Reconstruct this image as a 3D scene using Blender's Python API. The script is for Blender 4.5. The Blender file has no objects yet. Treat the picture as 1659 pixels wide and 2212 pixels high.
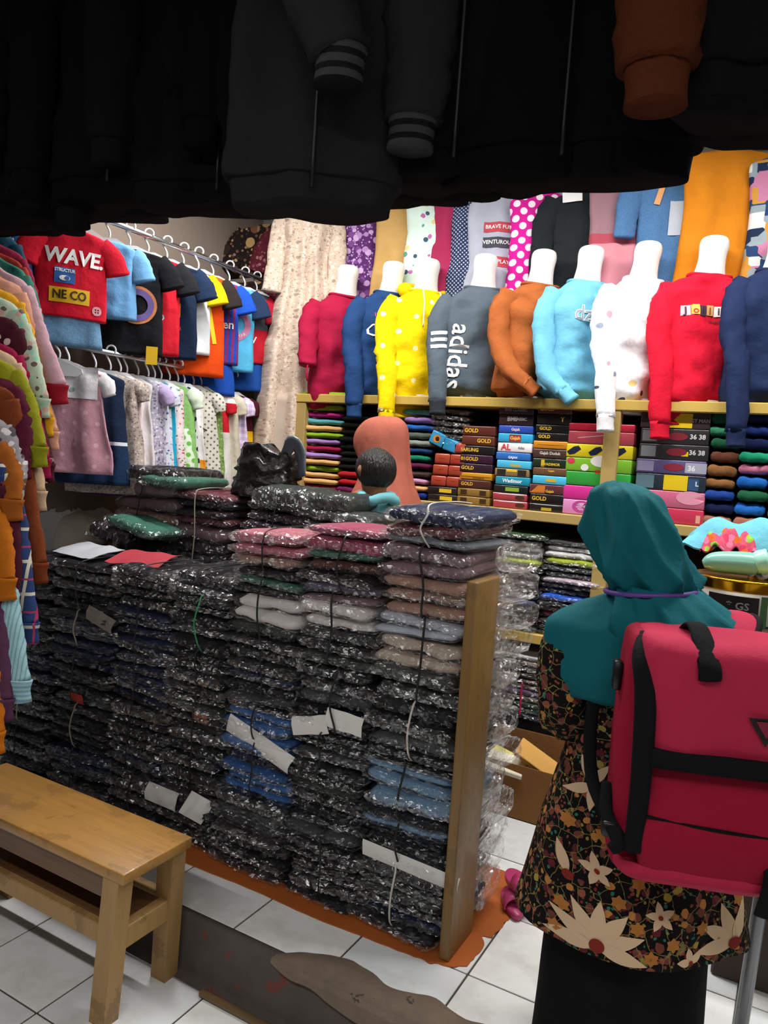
import bpy, bmesh, math, random
from mathutils import Vector, Matrix, noise
from mathutils.bvhtree import BVHTree

S = bpy.context.scene
COL = S.collection
RD = random.Random(11)
pi, sin, cos, exp = math.pi, math.sin, math.cos, math.exp
PROTO = {}

# ---------------------------------------------------------------- camera
FPX, YAW, PITCH, ROLL, CAM_H = 1633.6, 0.50797, 0.066177, 0.068358, 1.60
fw = Vector((-sin(YAW)*cos(PITCH), cos(YAW)*cos(PITCH), -sin(PITCH)))
rt0 = Vector((cos(YAW), sin(YAW), 0)); up0 = rt0.cross(fw)
rt = rt0*cos(ROLL) + up0*sin(ROLL); up = up0*cos(ROLL) - rt0*sin(ROLL)
cam_d = bpy.data.cameras.new('camera'); cam = bpy.data.objects.new('camera', cam_d); COL.objects.link(cam)
cam_d.lens = FPX*36/2212; cam_d.sensor_width = 36; cam_d.sensor_fit = 'AUTO'; cam_d.clip_start = 0.02
cam.matrix_world = Matrix(((rt.x, up.x, -fw.x, 0), (rt.y, up.y, -fw.y, 0), (rt.z, up.z, -fw.z, CAM_H), (0, 0, 0, 1)))
S.camera = cam

# ---------------------------------------------------------------- view, world, lights
S.view_settings.view_transform = 'Standard'; S.view_settings.look = 'None'
S.view_settings.gamma = 1.0; S.view_settings.use_curve_mapping = False; S.view_settings.exposure = 0.0
W = bpy.data.worlds.new('world'); S.world = W; W.use_nodes = True
W.node_tree.nodes['Background'].inputs[0].default_value = (0.9, 0.95, 1.0, 1); W.node_tree.nodes['Background'].inputs[1].default_value = 0.06
def area(name, loc, power, sx, sy, aim=None, col=(1, 0.98, 0.95)):
    d = bpy.data.lights.new(name, 'AREA'); d.shape = 'RECTANGLE'; d.size = sx; d.size_y = sy; d.energy = power; d.color = col
    o = bpy.data.objects.new(name, d); COL.objects.link(o); o.location = loc
    if aim: o.rotation_euler = (Vector(aim)-Vector(loc)).to_track_quat('-Z', 'Y').to_euler()
    return o
LAMPS = [(-2.05, 2.55, 3.16), (-0.75, 2.55, 3.16), (0.35, 2.55, 3.16)]
for k, l in enumerate(LAMPS):
    area('tube_light', (l[0], l[1], l[2]-0.05), 38 if k == 0 else 34, 1.0, 0.07)
AISLE_AND_GLINT = [(-1.95, -0.25, 2.95), (-0.6, -0.30, 2.95), (0.7, -0.25, 2.95)]  # outer two are unseen lamps, added to put glints on the film
for l in AISLE_AND_GLINT: area('aisle_and_glint_light', (l[0], l[1], l[2]-0.05), 17, 1.1, 0.08)

_o = 'first second third fourth fifth sixth seventh eighth ninth tenth eleventh twelfth thirteenth fourteenth fifteenth sixteenth seventeenth eighteenth nineteenth'.split()
ORDN = _o+['twentieth']+['twenty-'+w for w in _o[:9]]+['thirtieth']+['thirty-'+w for w in _o[:9]]
def at(px, py, Y=None, X=None, Z=None):
    """world point seen at photo pixel (px,py) on the plane X=, Y= or Z="""
    d = fw + rt*((px-829.5)/FPX) - up*((py-1106)/FPX)
    t = Y/d.y if Y is not None else X/d.x if X is not None else (Z-CAM_H)/d.z
    return Vector((0, 0, CAM_H)) + d*t
def atd(px, py, depth):
    return Vector((0, 0, CAM_H)) + (fw + rt*((px-829.5)/FPX) - up*((py-1106)/FPX))*depth

# ---------------------------------------------------------------- materials
def lin(c):
    if isinstance(c, str):
        c = c.lstrip('#'); c = [int(c[i:i+2], 16)/255 for i in (0, 2, 4)]
        c = [x/12.92 if x <= .04045 else ((x+.055)/1.055)**2.4 for x in c]
    return (c[0], c[1], c[2], 1)
class NT:
    def __init__(s, name):
        s.m = bpy.data.materials.new(name); s.m.use_nodes = True; s.t = s.m.node_tree
        s.b = s.t.nodes['Principled BSDF']; s.out = s.t.nodes['Material Output']
    def n(s, typ, ins=None, **kw):
        nd = s.t.nodes.new('ShaderNode'+typ)
        for k, v in kw.items(): setattr(nd, k, v)
        for k, v in (ins or {}).items():
            if isinstance(v, bpy.types.NodeSocket): s.t.links.new(v, nd.inputs[k])
            else: nd.inputs[k].default_value = v
        return nd
    def math(s, op, a, b=0.0, c=0.0): return s.n('Math', {0: a, 1: b, 2: c}, operation=op).outputs[0]
    def mix(s, f, a, b):
        nd = s.n('Mix', data_type='RGBA')
        for i, v in ((0, f), (6, a), (7, b)):
            if isinstance(v, bpy.types.NodeSocket): s.t.links.new(v, nd.inputs[i])
            else: nd.inputs[i].default_value = v
        return nd.outputs[2]
    def obj(s): return s.n('TexCoord').outputs['Object']
    def xyz(s, v): return s.n('SeparateXYZ', {0: v}).outputs
    def scale(s, v, sc): return s.n('Mapping', {'Vector': v, 'Scale': sc if not isinstance(sc, (int, float)) else (sc, sc, sc)}).outputs[0]
    def noise(s, v, sc, det=2.0, rough=.5): return s.n('TexNoise', {'Vector': v, 'Scale': sc, 'Detail': det, 'Roughness': rough}).outputs[0]
    def vor(s, v, sc, rnd=1.0, feat='F1', metric='EUCLIDEAN'): return s.n('TexVoronoi', {'Vector': v, 'Scale': sc, 'Randomness': rnd}, feature=feat, distance=metric).outputs
    def ramp(s, f, stops, const=True):
        r = s.n('ValToRGB', {0: f}); cr = r.color_ramp; cr.interpolation = 'CONSTANT' if const else 'LINEAR'
        while len(cr.elements) < len(stops): cr.elements.new(0.5)
        for e, (p, c) in zip(cr.elements, stops): e.position = p; e.color = lin(c)
        return r.outputs[0]
    def link(s, a, b): s.t.links.new(a, b)
    def bump(s, h, strength, dist=0.01): s.link(s.n('Bump', {'Height': h, 'Strength': strength, 'Distance': dist}).outputs[0], s.b.inputs['Normal'])
MATS = {}
def cloth(color, pat=None, rough=.88, spec=.15, bump=.35, sheen=0.0, **k):
    """woven fabric, optional printed pattern"""
    key = ('cloth', color, pat, rough, bump, tuple(sorted((a, str(b)) for a, b in k.items())))
    if key in MATS: return MATS[key]
    t = NT('fabric'); o = t.obj(); base = lin(color)
    c2 = lin(k.get('c2', '#ffffff')); sc = k.get('sc', 30.)
    x, y, z = t.xyz(o)
    flat = t.n('CombineXYZ', {0: t.math('ADD', x, t.math('MULTIPLY', y, k.get('wrap', .0))), 1: z, 2: 0.0}).outputs[0]
    if pat is None:
        nz = t.noise(o, 9, 3); col = t.mix(t.math('MULTIPLY', nz, .35), base, tuple(c*.6 for c in base[:3])+(1,))
    elif pat == 'dots':
        d = t.vor(t.n('VectorRotate', {'Vector': flat, 'Angle': k.get('rot', .785)}, rotation_type='Z_AXIS').outputs[0], sc, 0)['Distance']
        col = t.mix(t.math('LESS_THAN', d, k.get('r', .33)), base, c2)
    elif pat == 'floral':
        v = t.vor(t.n('VectorMath', {0: flat, 1: t.n('VectorMath', {0: t.n('TexNoise', {'Vector': o, 'Scale': sc*.8}).outputs['Color'], 1: (.012, .012, .012)}, operation='MULTIPLY').outputs[0]}, operation='ADD').outputs[0], sc)
        pal = k.get('pal', ['#ffffff']); n = len(pal)
        pc = t.ramp(t.xyz(v['Color'])[0], [(i/n, p) for i, p in enumerate(pal)])
        col = t.mix(t.math('LESS_THAN', v['Distance'], k.get('r', .42)), base, pc)
        if k.get('fine'):
            v2 = t.vor(flat, sc*2.7); pc2 = t.ramp(t.xyz(v2['Color'])[1], [(i/n, p) for i, p in enumerate(pal)])
            col = t.mix(t.math('MULTIPLY', t.math('LESS_THAN', v2['Distance'], .36), t.math('GREATER_THAN', v['Distance'], k.get('r', .42)+.03)), col, pc2)
    elif pat == 'lace':
        a = t.noise(flat, sc, 3, .7); v = t.vor(flat, sc*.8)['Distance']
        f = t.math('GREATER_THAN', t.math('ADD', a, t.math('MULTIPLY', v, -.35)), k.get('r', .42))
        col = t.mix(f, base, c2)
    elif pat == 'plaid':
        f1 = t.math('FRACT', t.math('MULTIPLY', x, sc)); f2 = t.math('FRACT', t.math('MULTIPLY', z, sc))
        l = t.math('MAXIMUM', t.math('LESS_THAN', f1, k.get('r', .12)), t.math('LESS_THAN', f2, k.get('r', .12)))
        l2 = t.math('MAXIMUM', t.math('COMPARE', f1, .5, .03), t.math('COMPARE', f2, .5, .03))
        col = t.mix(l2, t.mix(l, base, c2), lin(k.get('c3', '#ffffff')))
    elif pat == 'gingham':
        a = t.math('LESS_THAN', t.math('FRACT', t.math('MULTIPLY', x, sc)), .5); b = t.math('LESS_THAN', t.math('FRACT', t.math('MULTIPLY', z, sc)), .5)
        col = t.mix(t.math('MULTIPLY', t.math('ADD', a, b), .5), base, c2)
    elif pat == 'hstripe':
        col = t.mix(t.math('LESS_THAN', t.math('FRACT', t.math('ADD', t.math('MULTIPLY', z, sc), k.get('ph', 0.))), k.get('r', .5)), base, c2)
    elif pat == 'vstripe':
        col = t.mix(t.math('LESS_THAN', t.math('FRACT', t.math('MULTIPLY', x, sc)), k.get('r', .5)), base, c2)
    elif pat == 'band':   # colour changes along the length
        col = t.ramp(t.math('ADD', t.math('MULTIPLY', z, k['zs']), k['zo']), k['stops'])
    elif pat == 'patch':
        v = t.vor(flat, sc, .75, metric='CHEBYCHEV'); pal = k['pal']; n = len(pal)
        col = t.ramp(t.xyz(v['Color'])[0], [(i/n, p) for i, p in enumerate(pal)])
    elif pat == 'heather':
        col = t.mix(t.noise(o, 160, 2), base, c2)
    if isinstance(col, bpy.types.NodeSocket): t.link(col, t.b.inputs['Base Color'])
    t.b.inputs['Roughness'].default_value = rough; t.b.inputs['Specular IOR Level'].default_value = spec
    if sheen: t.b.inputs['Sheen Weight'].default_value = sheen
    if bump:
        t.bump(t.math('ADD', t.noise(o, 14, 3), t.math('MULTIPLY', t.noise(o, 420, 1), .12)), bump, .02)
    MATS[key] = t.m
    return t.m
def solid(color, rough=.5, spec=.4, metal=0., coat=0., bump=None, var=0., name='paint'):
    key = ('solid', color, rough, spec, metal, coat, bump, var)
    if key in MATS: return MATS[key]
    t = NT(name); o = t.obj(); base = lin(color)
    if var:
        t.link(t.mix(t.math('MULTIPLY', t.noise(o, 6, 5, .65), var), base, tuple(c*.35 for c in base[:3])+(1,)), t.b.inputs['Base Color'])
    else: t.b.inputs['Base Color'].default_value = base
    t.b.inputs['Roughness'].default_value = rough; t.b.inputs['Specular IOR Level'].default_value = spec
    t.b.inputs['Metallic'].default_value = metal; t.b.inputs['Coat Weight'].default_value = coat; t.b.inputs['Coat Roughness'].default_value = .12
    if bump: t.bump(t.noise(o, bump[0], 4), bump[1], .01)
    MATS[key] = t.m; return t.m
def emit(color, strength):
    t = NT('lamp_glow'); e = t.n('Emission', {0: lin(color), 1: strength}); t.link(e.outputs[0], t.out.inputs[0]); return t.m
def plastic(seed=0., milk=.018, gloss=.12, base=.10):
    key = ('plastic', seed, milk, gloss, base)
    if key in MATS: return MATS[key]
    t = NT('clear_film'); o = t.obj()
    v = t.n('Mapping', {'Vector': o, 'Location': (seed, seed*2, 0), 'Scale': (1, 1, 1.6)}).outputs[0]
    warp = t.n('VectorMath', {0: v, 1: t.n('VectorMath', {0: t.n('TexNoise', {'Vector': v, 'Scale': 18.}).outputs['Color'], 1: (.06, .06, .06)}, operation='MULTIPLY').outputs[0]}, operation='ADD').outputs[0]
    h = t.math('ADD', t.vor(warp, 24)['Distance'], t.math('MULTIPLY', t.noise(warp, 70, 2, .5), .5))
    nrm = t.n('Bump', {'Height': h, 'Strength': .5, 'Distance': .008}).outputs[0]
    gl = t.n('BsdfGlossy', {'Color': (1, 1, 1, 1), 'Roughness': .26, 'Normal': nrm})
    tr = t.n('BsdfTransparent', {'Color': (1, 1, 1, 1)})
    df = t.n('BsdfDiffuse', {'Color': (.85, .86, .88, 1), 'Normal': nrm})
    lw = t.n('LayerWeight', {'Blend': gloss, 'Normal': nrm}).outputs['Fresnel']
    cre = t.math('MAXIMUM', t.math('SUBTRACT', t.noise(warp, 26, 3, .6), .56), 0.0)
    m1 = t.n('MixShader', {0: t.math('MINIMUM', t.math('MULTIPLY', cre, milk*60), .5), 1: tr.outputs[0], 2: df.outputs[0]})
    m2 = t.n('MixShader', {0: t.math('MINIMUM', t.math('ADD', t.math('MULTIPLY', lw, .3), base), .4), 1: m1.outputs[0], 2: gl.outputs[0]})
    t.link(m2.outputs[0], t.out.inputs[0]); MATS[key] = t.m; return t.m
def wood(c1, c2, sc=(2, 30, 30), rough=.45, coat=.0, dirt=0.):
    key = ('wood', c1, c2, sc, rough)
    if key in MATS: return MATS[key]
    t = NT('wood'); o = t.scale(t.obj(), sc)
    col = t.mix(t.noise(o, 1.6, 5, .6), lin(c1), lin(c2))
    if dirt:
        d = t.noise(t.obj(), 7, 5, .7); col = t.mix(t.math('MULTIPLY', t.math('GREATER_THAN', d, .56), dirt), col, lin('#3c2a1c'))
    t.link(col, t.b.inputs['Base Color']); t.b.inputs['Roughness'].default_value = rough; t.b.inputs['Coat Weight'].default_value = coat
    t.bump(t.noise(o, 2.5, 4), .15, .01); MATS[key] = t.m; return t.m

# ---------------------------------------------------------------- objects
def tag(o, label, cat=None, group=None):
    o['label'] = label
    if cat: o['category'] = cat
    if group: o['group'] = group
    return o
def thing(name, label, cat, loc=(0, 0, 0), rz=0., group=None, tilt=(0, 0)):
    o = bpy.data.objects.new(name, None); COL.objects.link(o); o.empty_display_size = .05
    o.location = loc; o.rotation_euler = (tilt[0], tilt[1], rz); return tag(o, label, cat, group)
def mk(name, vf, m, parent=None, smooth=True, loc=None, rz=0.):
    v, f = vf
    me = bpy.data.meshes.new(name); me.from_pydata([tuple(p) for p in v], [], f)
    if smooth: me.polygons.foreach_set('use_smooth', [True]*len(me.polygons))
    me.validate(); me.update()
    if m: me.materials.append(m)
    return link(name, me, parent, loc, rz)
def link(name, me, parent=None, loc=None, rz=0., m=None):
    o = bpy.data.objects.new(name, me); COL.objects.link(o)
    if parent: o.parent = parent
    if loc is not None: o.location = loc
    o.rotation_euler.z = rz
    if m:
        if not me.materials: me.materials.append(m)
        o.material_slots[0].link = 'OBJECT'; o.material_slots[0].material = m
    return o
def struct(o, label=None):
    o['kind'] = 'structure'
    if label: o['label'] = label
    return o
# ---- shape makers: each returns (verts, faces)
def join(*vfs):
    V, F = [], []
    for v, f in vfs:
        n = len(V); V += list(v); F += [tuple(i+n for i in q) for q in f]
    return V, F
def xf(vf, loc=(0, 0, 0), rot=(0, 0, 0)):
    from mathutils import Euler
    M = Matrix.Translation(loc) @ Euler(rot).to_matrix().to_4x4()
    return [M @ Vector(p) for p in vf[0]], vf[1]
def box(x0, x1, y0, y1, z0, z1, b=.0, seg=1):
    if b <= 0:
        v = [Vector((x, y, z)) for z in (z0, z1) for y in (y0, y1) for x in (x0, x1)]
        return v, [(0, 2, 3, 1), (4, 5, 7, 6), (0, 1, 5, 4), (2, 6, 7, 3), (0, 4, 6, 2), (1, 3, 7, 5)]
    bm = bmesh.new(); bmesh.ops.create_cube(bm, size=1)
    for v in bm.verts: v.co = Vector(((x0+x1)/2+v.co.x*(x1-x0), (y0+y1)/2+v.co.y*(y1-y0), (z0+z1)/2+v.co.z*(z1-z0)))
    bmesh.ops.bevel(bm, geom=bm.edges[:], offset=b, segments=seg, affect='EDGES', profile=.5)
    bm.verts.index_update(); r = [v.co.copy() for v in bm.verts], [tuple(v.index for v in f.verts) for f in bm.faces]; bm.free(); return r
def loft(rings, caps=(True, True), closed=True):
    n = len(rings[0]); V = [p for r in rings for p in r]; F = []
    for i in range(len(rings)-1):
        for j in range(n if closed else n-1):
            a, b = i*n+j, i*n+(j+1) % n
            F.append((a, b, b+n, a+n))
    if closed and caps[0]: F.append(tuple(range(n-1, -1, -1)))
    if closed and caps[1]: F.append(tuple(range((len(rings)-1)*n, len(rings)*n)))
    return V, F
def cr(keys, t):
    """Catmull-Rom through tuples, t in 0..1"""
    n = len(keys)-1; u = min(max(t, 0), 1)*n; i = min(int(u), n-1); u -= i
    p = [keys[max(0, min(n, i+k))] for k in (-1, 0, 1, 2)]
    return tuple(.5*(2*b+(c-a)*u+(2*a-5*b+4*c-d)*u*u+(3*b-a-3*c+d)*u**3) for a, b, c, d in zip(*p))
def tube(path, rad, n=10, m=None, flat=1., wob=0., seed=0., caps=(True, True)):
    """swept round tube through path points; rad a number or one per point; flat squeezes it front to back"""
    rads = [rad]*len(path) if isinstance(rad, (int, float)) else list(rad)
    keys = [tuple(p)+(r,) for p, r in zip(path, rads)]; m = m or max(2, (len(path)-1)*5 if len(path) > 2 else 2)
    pts = [cr(keys, i/(m-1)) for i in range(m)]; rings = []; nx = None
    for i, p in enumerate(pts):
        a = Vector(pts[max(0, i-1)][:3]); b = Vector(pts[min(m-1, i+1)][:3]); d = (b-a).normalized() if (b-a).length > 1e-9 else Vector((0, 0, 1))
        if nx is None:
            nx = Vector((1, 0, 0)) if abs(d.x) < .9 else Vector((0, 1, 0))
        nx = (nx-d*nx.dot(d)).normalized(); ny = d.cross(nx); c = Vector(p[:3]); r = max(p[3], 1e-4); ring = []
        for j in range(n):
            th = 2*pi*j/n; rr = r
            if wob: rr *= 1+wob*noise.noise(Vector((3*cos(th)+seed, 3*sin(th), i*.55+seed*3)))
            ring.append(c+nx*rr*cos(th)+ny*rr*flat*sin(th))
        rings.append(ring)
    return loft(rings, caps)
def lathe(prof, n=20, cx=0., cy=0.):
    return loft([[Vector((cx+r*cos(2*pi*j/n), cy+r*sin(2*pi*j/n), z)) for j in range(n)] for r, z in prof])
def body(keys, n=36, m=30, fold=0., nf=7, ph=0., wr=.0, seed=0., pw=2.4, caps=(True, True), fdir=0.):
    """cloth body: keys (z, half width, half depth, cx, cy) from top to bottom; fold ripples grow downwards"""
    rings = []
    for i in range(m):
        t = i/(m-1); z, hw, hd, cx, cy = cr(keys, t); ring = []
        for j in range(n):
            th = 2*pi*j/n; c, s = cos(th), sin(th)
            ex = 2/pw; x = abs(c)**ex*math.copysign(1, c); y = abs(s)**ex*math.copysign(1, s)
            k = 1.
            if fold: k += 0
            p = Vector((cx+max(hw, 1e-4)*x, cy+max(hd, 1e-4)*y, z))
            a = fold*(t**1.2)*sin(nf*(p.x/max(hw, .02))*1.6+ph+fdir*t*4+1.3*s)
            w = wr*noise.noise(Vector((p.x*11+seed, p.y*7, p.z*6+seed*1.7)))+wr*.6*noise.noise(Vector((p.x*5+p.z*16, seed, p.z*9-p.x*14)))
            p.y += a+w*1.5; p.x += .5*w + .3*a*c
            ring.append(p)
        rings.append(ring)
    return loft(rings, caps)
def bvh(o):
    me = o.data; return BVHTree.FromPolygons([v.co for v in me.vertices], [tuple(p.vertices) for p in me.polygons])
def conform(vf, tree, off=.003, d=(0, 1, 0), start=1., strict=False):
    """press a flat print (x,z) on to the front of a body"""
    d = Vector(d); out = []
    for p in vf[0]:
        o = Vector((p[0], 0, p[2])) - d*start if abs(d.y) > .5 else Vector((0, p[1], p[2])) - d*start
        h = tree.ray_cast(o, d)
        out.append((h[0]-d*off) if h[0] else None)
    good = [q for q in out if q]
    if not good or (strict and len(good) < len(out)): return None
    my = sum((q.y if abs(d.y) > .5 else q.x) for q in good)/len(good)
    for i, q in enumerate(out):
        if q is None: out[i] = Vector((vf[0][i][0], my, vf[0][i][2])) if abs(d.y) > .5 else Vector((my, vf[0][i][1], vf[0][i][2]))
    return out, vf[1]
def patch(w, h, nx=6, nz=6, shape='rect', cx=0., cz=0., rot=0.):
    V, F = [], []
    if shape == 'rect':
        for i in range(nz+1):
            for j in range(nx+1): V.append(Vector((w*(j/nx-.5), 0, h*(i/nz-.5))))
        F = [(i*(nx+1)+j, i*(nx+1)+j+1, (i+1)*(nx+1)+j+1, (i+1)*(nx+1)+j) for i in range(nz) for j in range(nx)]
    elif shape == 'ring':
        n = 28
        for j in range(n):
            for r in (.62, 1.): V.append(Vector((w/2*r*cos(2*pi*j/n), 0, h/2*r*sin(2*pi*j/n))))
        F = [(2*j, 2*j+1, (2*j+3) % (2*n), (2*j+2) % (2*n)) for j in range(n)]
    elif shape == 'petal':
        n = 8; V = [Vector((0, 0, 0))]
        for i in range(1, n): 
            t = i/n; ww = w/2*sin(pi*t**.8); V += [Vector((-ww, 0, h*t)), Vector((ww, 0, h*t))]
        V.append(Vector((0, 0, h))); F = [(0, 2, 1)]
        for i in range(n-2): a = 1+2*i; F.append((a, a+1, a+3, a+2))
        F.append((len(V)-3, len(V)-2, len(V)-1))
    else:
        n = 24; V = [Vector((0, 0, 0))]+[Vector((w/2*cos(2*pi*j/n), 0, h/2*sin(2*pi*j/n))) for j in range(n)]
        F = [(0, 1+j, 1+(j+1) % n) for j in range(n)]
    c, s = cos(rot), sin(rot)
    return [Vector((cx+p.x*c-p.z*s, 0, cz+p.x*s+p.z*c)) for p in V], F
def decal(root, tree, w, h, x, z, m, shape='rect', rot=0., name='print', off=.003, nx=6, nz=6):
    r = conform(patch(w, h, nx, nz, shape, x, z, rot), tree, off, strict=shape == 'petal')
    return mk(name, r, m, root) if r else None
TXT = {}
def glyphs(s, size, bold=.0, shear=0., space=1.):
    key = (s, bold, shear, space)
    if key not in TXT:
        cu = bpy.data.curves.new('t', 'FONT'); cu.body = s; cu.size = 1; cu.offset = bold; cu.shear = shear; cu.align_x = 'CENTER'; cu.align_y = 'CENTER'; cu.resolution_u = 2; cu.space_character = space
        o = bpy.data.objects.new('t', cu); me = bpy.data.meshes.new_from_object(o)
        bm = bmesh.new(); bm.from_mesh(me); bmesh.ops.triangulate(bm, faces=bm.faces[:])
        bm.verts.index_update()
        TXT[key] = ([v.co.copy() for v in bm.verts], [tuple(v.index for v in f.verts) for f in bm.faces])
        bm.free(); bpy.data.objects.remove(o); bpy.data.curves.remove(cu); bpy.data.meshes.remove(me)
    v, f = TXT[key]
    return [Vector((p.x*size, 0, p.y*size)) for p in v], f
def text(root, tree, s, size, x, z, m, rot=0., bold=.02, shear=0., off=.005, name='lettering', sx=1., space=1.):
    v, f = glyphs(s, size, bold, shear, space); c, sn = cos(rot), sin(rot)
    r = conform(([Vector((x+p.x*sx*c-p.z*sn, 0, z+p.x*sx*sn+p.z*c)) for p in v], f), tree, off)
    return mk(name, r, m, root, smooth=False) if r else None
# ================================================================ the setting
STEP = .18
M_grout = solid('#55504a', .9, .1, var=.5, name='grout')
def tile_mat(i):
    t = NT('glazed_tile'); o = t.obj(); g = ('#e9ebea', '#e2e5e6', '#edeeec')[i]
    d = t.noise(t.n('Mapping', {'Vector': o, 'Location': (i*3.1, i, 0)}).outputs[0], 5, 6, .7)
    t.link(t.mix(t.math('MULTIPLY', t.math('MAXIMUM', t.math('SUBTRACT', d, .48), 0), 1.6), lin(g), lin('#a89f94')), t.b.inputs['Base Color'])
    t.b.inputs['Roughness'].default_value = .28; t.b.inputs['Specular IOR Level'].default_value = .45; return t.m
TILES = [tile_mat(i) for i in range(3)]
def floor(name, x0, x1, y0, y1, z, ox, oy, s, label, skip=None):
    fl = struct(mk(name, box(x0, x1, y0, y1, z-.06, z-.004), M_grout, smooth=False), label)
    me = None; i0, i1 = math.floor((x0-ox)/s), math.ceil((x1-ox)/s); j0, j1 = math.floor((y0-oy)/s), math.ceil((y1-oy)/s)
    for i in range(i0, i1):
        for j in range(j0, j1):
            a, b, c, d = max(x0, ox+i*s), min(x1, ox+(i+1)*s), max(y0, oy+j*s), min(y1, oy+(j+1)*s)
            if b-a < .02 or d-c < .02: continue
            g = .003
            full = abs(b-a-s) < 1e-6 and abs(d-c-s) < 1e-6
            if full:
                if me is None:
                    v, f = box(-s/2+g, s/2-g, -s/2+g, s/2-g, -.008, 0, .0016); me = bpy.data.meshes.new('tile'); me.from_pydata(v, [], f); me.materials.append(TILES[0])
                link('tile', me, fl, ((a+b)/2, (c+d)/2, z+RD.uniform(-.0006, .0006)), RD.choice((0, pi/2, pi)), TILES[RD.randrange(3)])
            else:
                mk('tile', box(a-(a+b)/2+g, b-(a+b)/2-g, c-(c+d)/2+g, d-(c+d)/2-g, -.008, 0, .0016), TILES[RD.randrange(3)], fl, False, ((a+b)/2, (c+d)/2, z))
    return fl
floor('floor', -3.1, 1.3, -.9, 1.655, 0, -2.08, 1.335, .337, 'white glazed floor tiles of the market aisle')
floor('floor_stall', -3.1, 1.3, 1.72, 3.78, STEP, -1.375, 1.94, .333, 'white glazed floor tiles on the raised stall floor')
# kerb
def stain(c1, c2, c3, sc=9):
    t = NT('stained_concrete'); o = t.obj()
    col = t.mix(t.noise(o, sc, 6, .7), lin(c1), lin(c2))
    col = t.mix(t.math('GREATER_THAN', t.noise(t.n('Mapping', {'Vector': o, 'Location': (4, 2, 1)}).outputs[0], sc*.7, 5, .65), .62), col, lin(c3))
    t.link(col, t.b.inputs['Base Color']); t.b.inputs['Roughness'].default_value = .85; t.bump(t.noise(o, 40, 5), .5, .01); return t.m
V, F = [], []
n = 90
for i in range(n+1):
    x = -3.1+4.4*i/n; w = .006*noise.noise(Vector((x*6, 0, 3)))
    V += [Vector((x, 1.655+w, 0)), Vector((x, 1.688+w, .02)), Vector((x, 1.690+w*.5, STEP-.02)), Vector((x, 1.70, STEP-.001)), Vector((x, 1.722, STEP-.001)), Vector((x, 1.722, -.02))]
for i in range(n):
    for j in range(5): a = i*6+j; F.append((a, a+6, a+7, a+1))
struct(mk('trim_kerb', (V, F), stain('#3d3733', '#59524b', '#6b3530')), 'dark painted worn concrete kerb below the stall floor')
# broken cement patch along the kerb
edge = [(-1.20, 1.70), (-1.13, 1.755), (-1.02, 1.80), (-.93, 1.79), (-.86, 1.765), (-.80, 1.785), (-.74, 1.80), (-.66, 1.775), (-.58, 1.79), (-.50, 1.80), (-.42, 1.78), (-.30, 1.76), (-.22, 1.70)]
V, F = [], []
N = 60
for i in range(N+1):
    ex, ey = cr(edge, i/N); ey += .008*noise.noise(Vector((ex*17, 2, 0)))
    V += [Vector((ex, ey, STEP)), Vector((ex, ey-.003, STEP+.003)), Vector((ex+.004, (ey+1.69)/2, STEP+.003+.004*noise.noise(Vector((ex*15, 5, 0))))), Vector((ex, 1.680, STEP+.001)), Vector((ex, 1.675, max(.004, STEP-.01-.15*(i/N)**.8-.05*noise.noise(Vector((ex*9, 9, 0)))*(i/N)**.4)))]
for i in range(N):
    for j in range(4): a = i*5+j; F.append((a, a+5, a+6, a+1))
tag(struct(mk('trim_cement', (V, F), stain('#85705e', '#5a5047', '#403933', 14))), 'brown crumbling cement patch on the kerb edge')
mk('wooden_strip', box(-1.42, -.6, 1.630, 1.654, 0.001, .018, .004), wood('#7d6240', '#5a4630'), None)
tag(bpy.data.objects['wooden_strip'], 'thin wooden strip lying along the kerb foot', 'strip')
# walls, ceiling
t = NT('peeling_paint'); o = t.obj()
x, y, z = t.xyz(o); nz = t.noise(o, 5, 5, .6)
f = t.math('GREATER_THAN', t.math('ADD', t.math('MULTIPLY', t.math('SUBTRACT', z, 1.27), 3.), t.math('MULTIPLY', nz, .6)), .22)
t.link(t.mix(f, lin('#d6d8d6'), lin('#8a7c70')), t.b.inputs['Base Color']); t.b.inputs['Roughness'].default_value = .9; t.bump(nz, .3)
M_peel = t.m
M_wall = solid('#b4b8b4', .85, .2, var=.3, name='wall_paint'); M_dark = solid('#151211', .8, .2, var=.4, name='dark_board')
struct(mk('wall_left', box(-3.16, -3.1, 1.72, 3.84, 0, 3.3), M_peel, smooth=False), 'bare grey wall with peeling paint')
struct(mk('wall_back', box(-3.16, 1.36, 3.78, 3.84, 0, 3.3), M_wall, smooth=False), 'pale wall behind the shelves')
struct(mk('wall_right', box(1.3, 1.36, -.9, 3.84, 0, 3.3), M_wall, smooth=False), 'pale side wall')
struct(mk('ceiling', box(-3.16, 1.36, -.9, 3.84, 3.3, 3.36), solid('#8f8f8b', .9, .2, name='ceiling_paint'), smooth=False), 'plain grey ceiling')
M_glow = emit('#fff6ea', 9)
M_chrome = solid('#b9bcc0', .28, .5, 1.0, name='steel')
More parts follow.
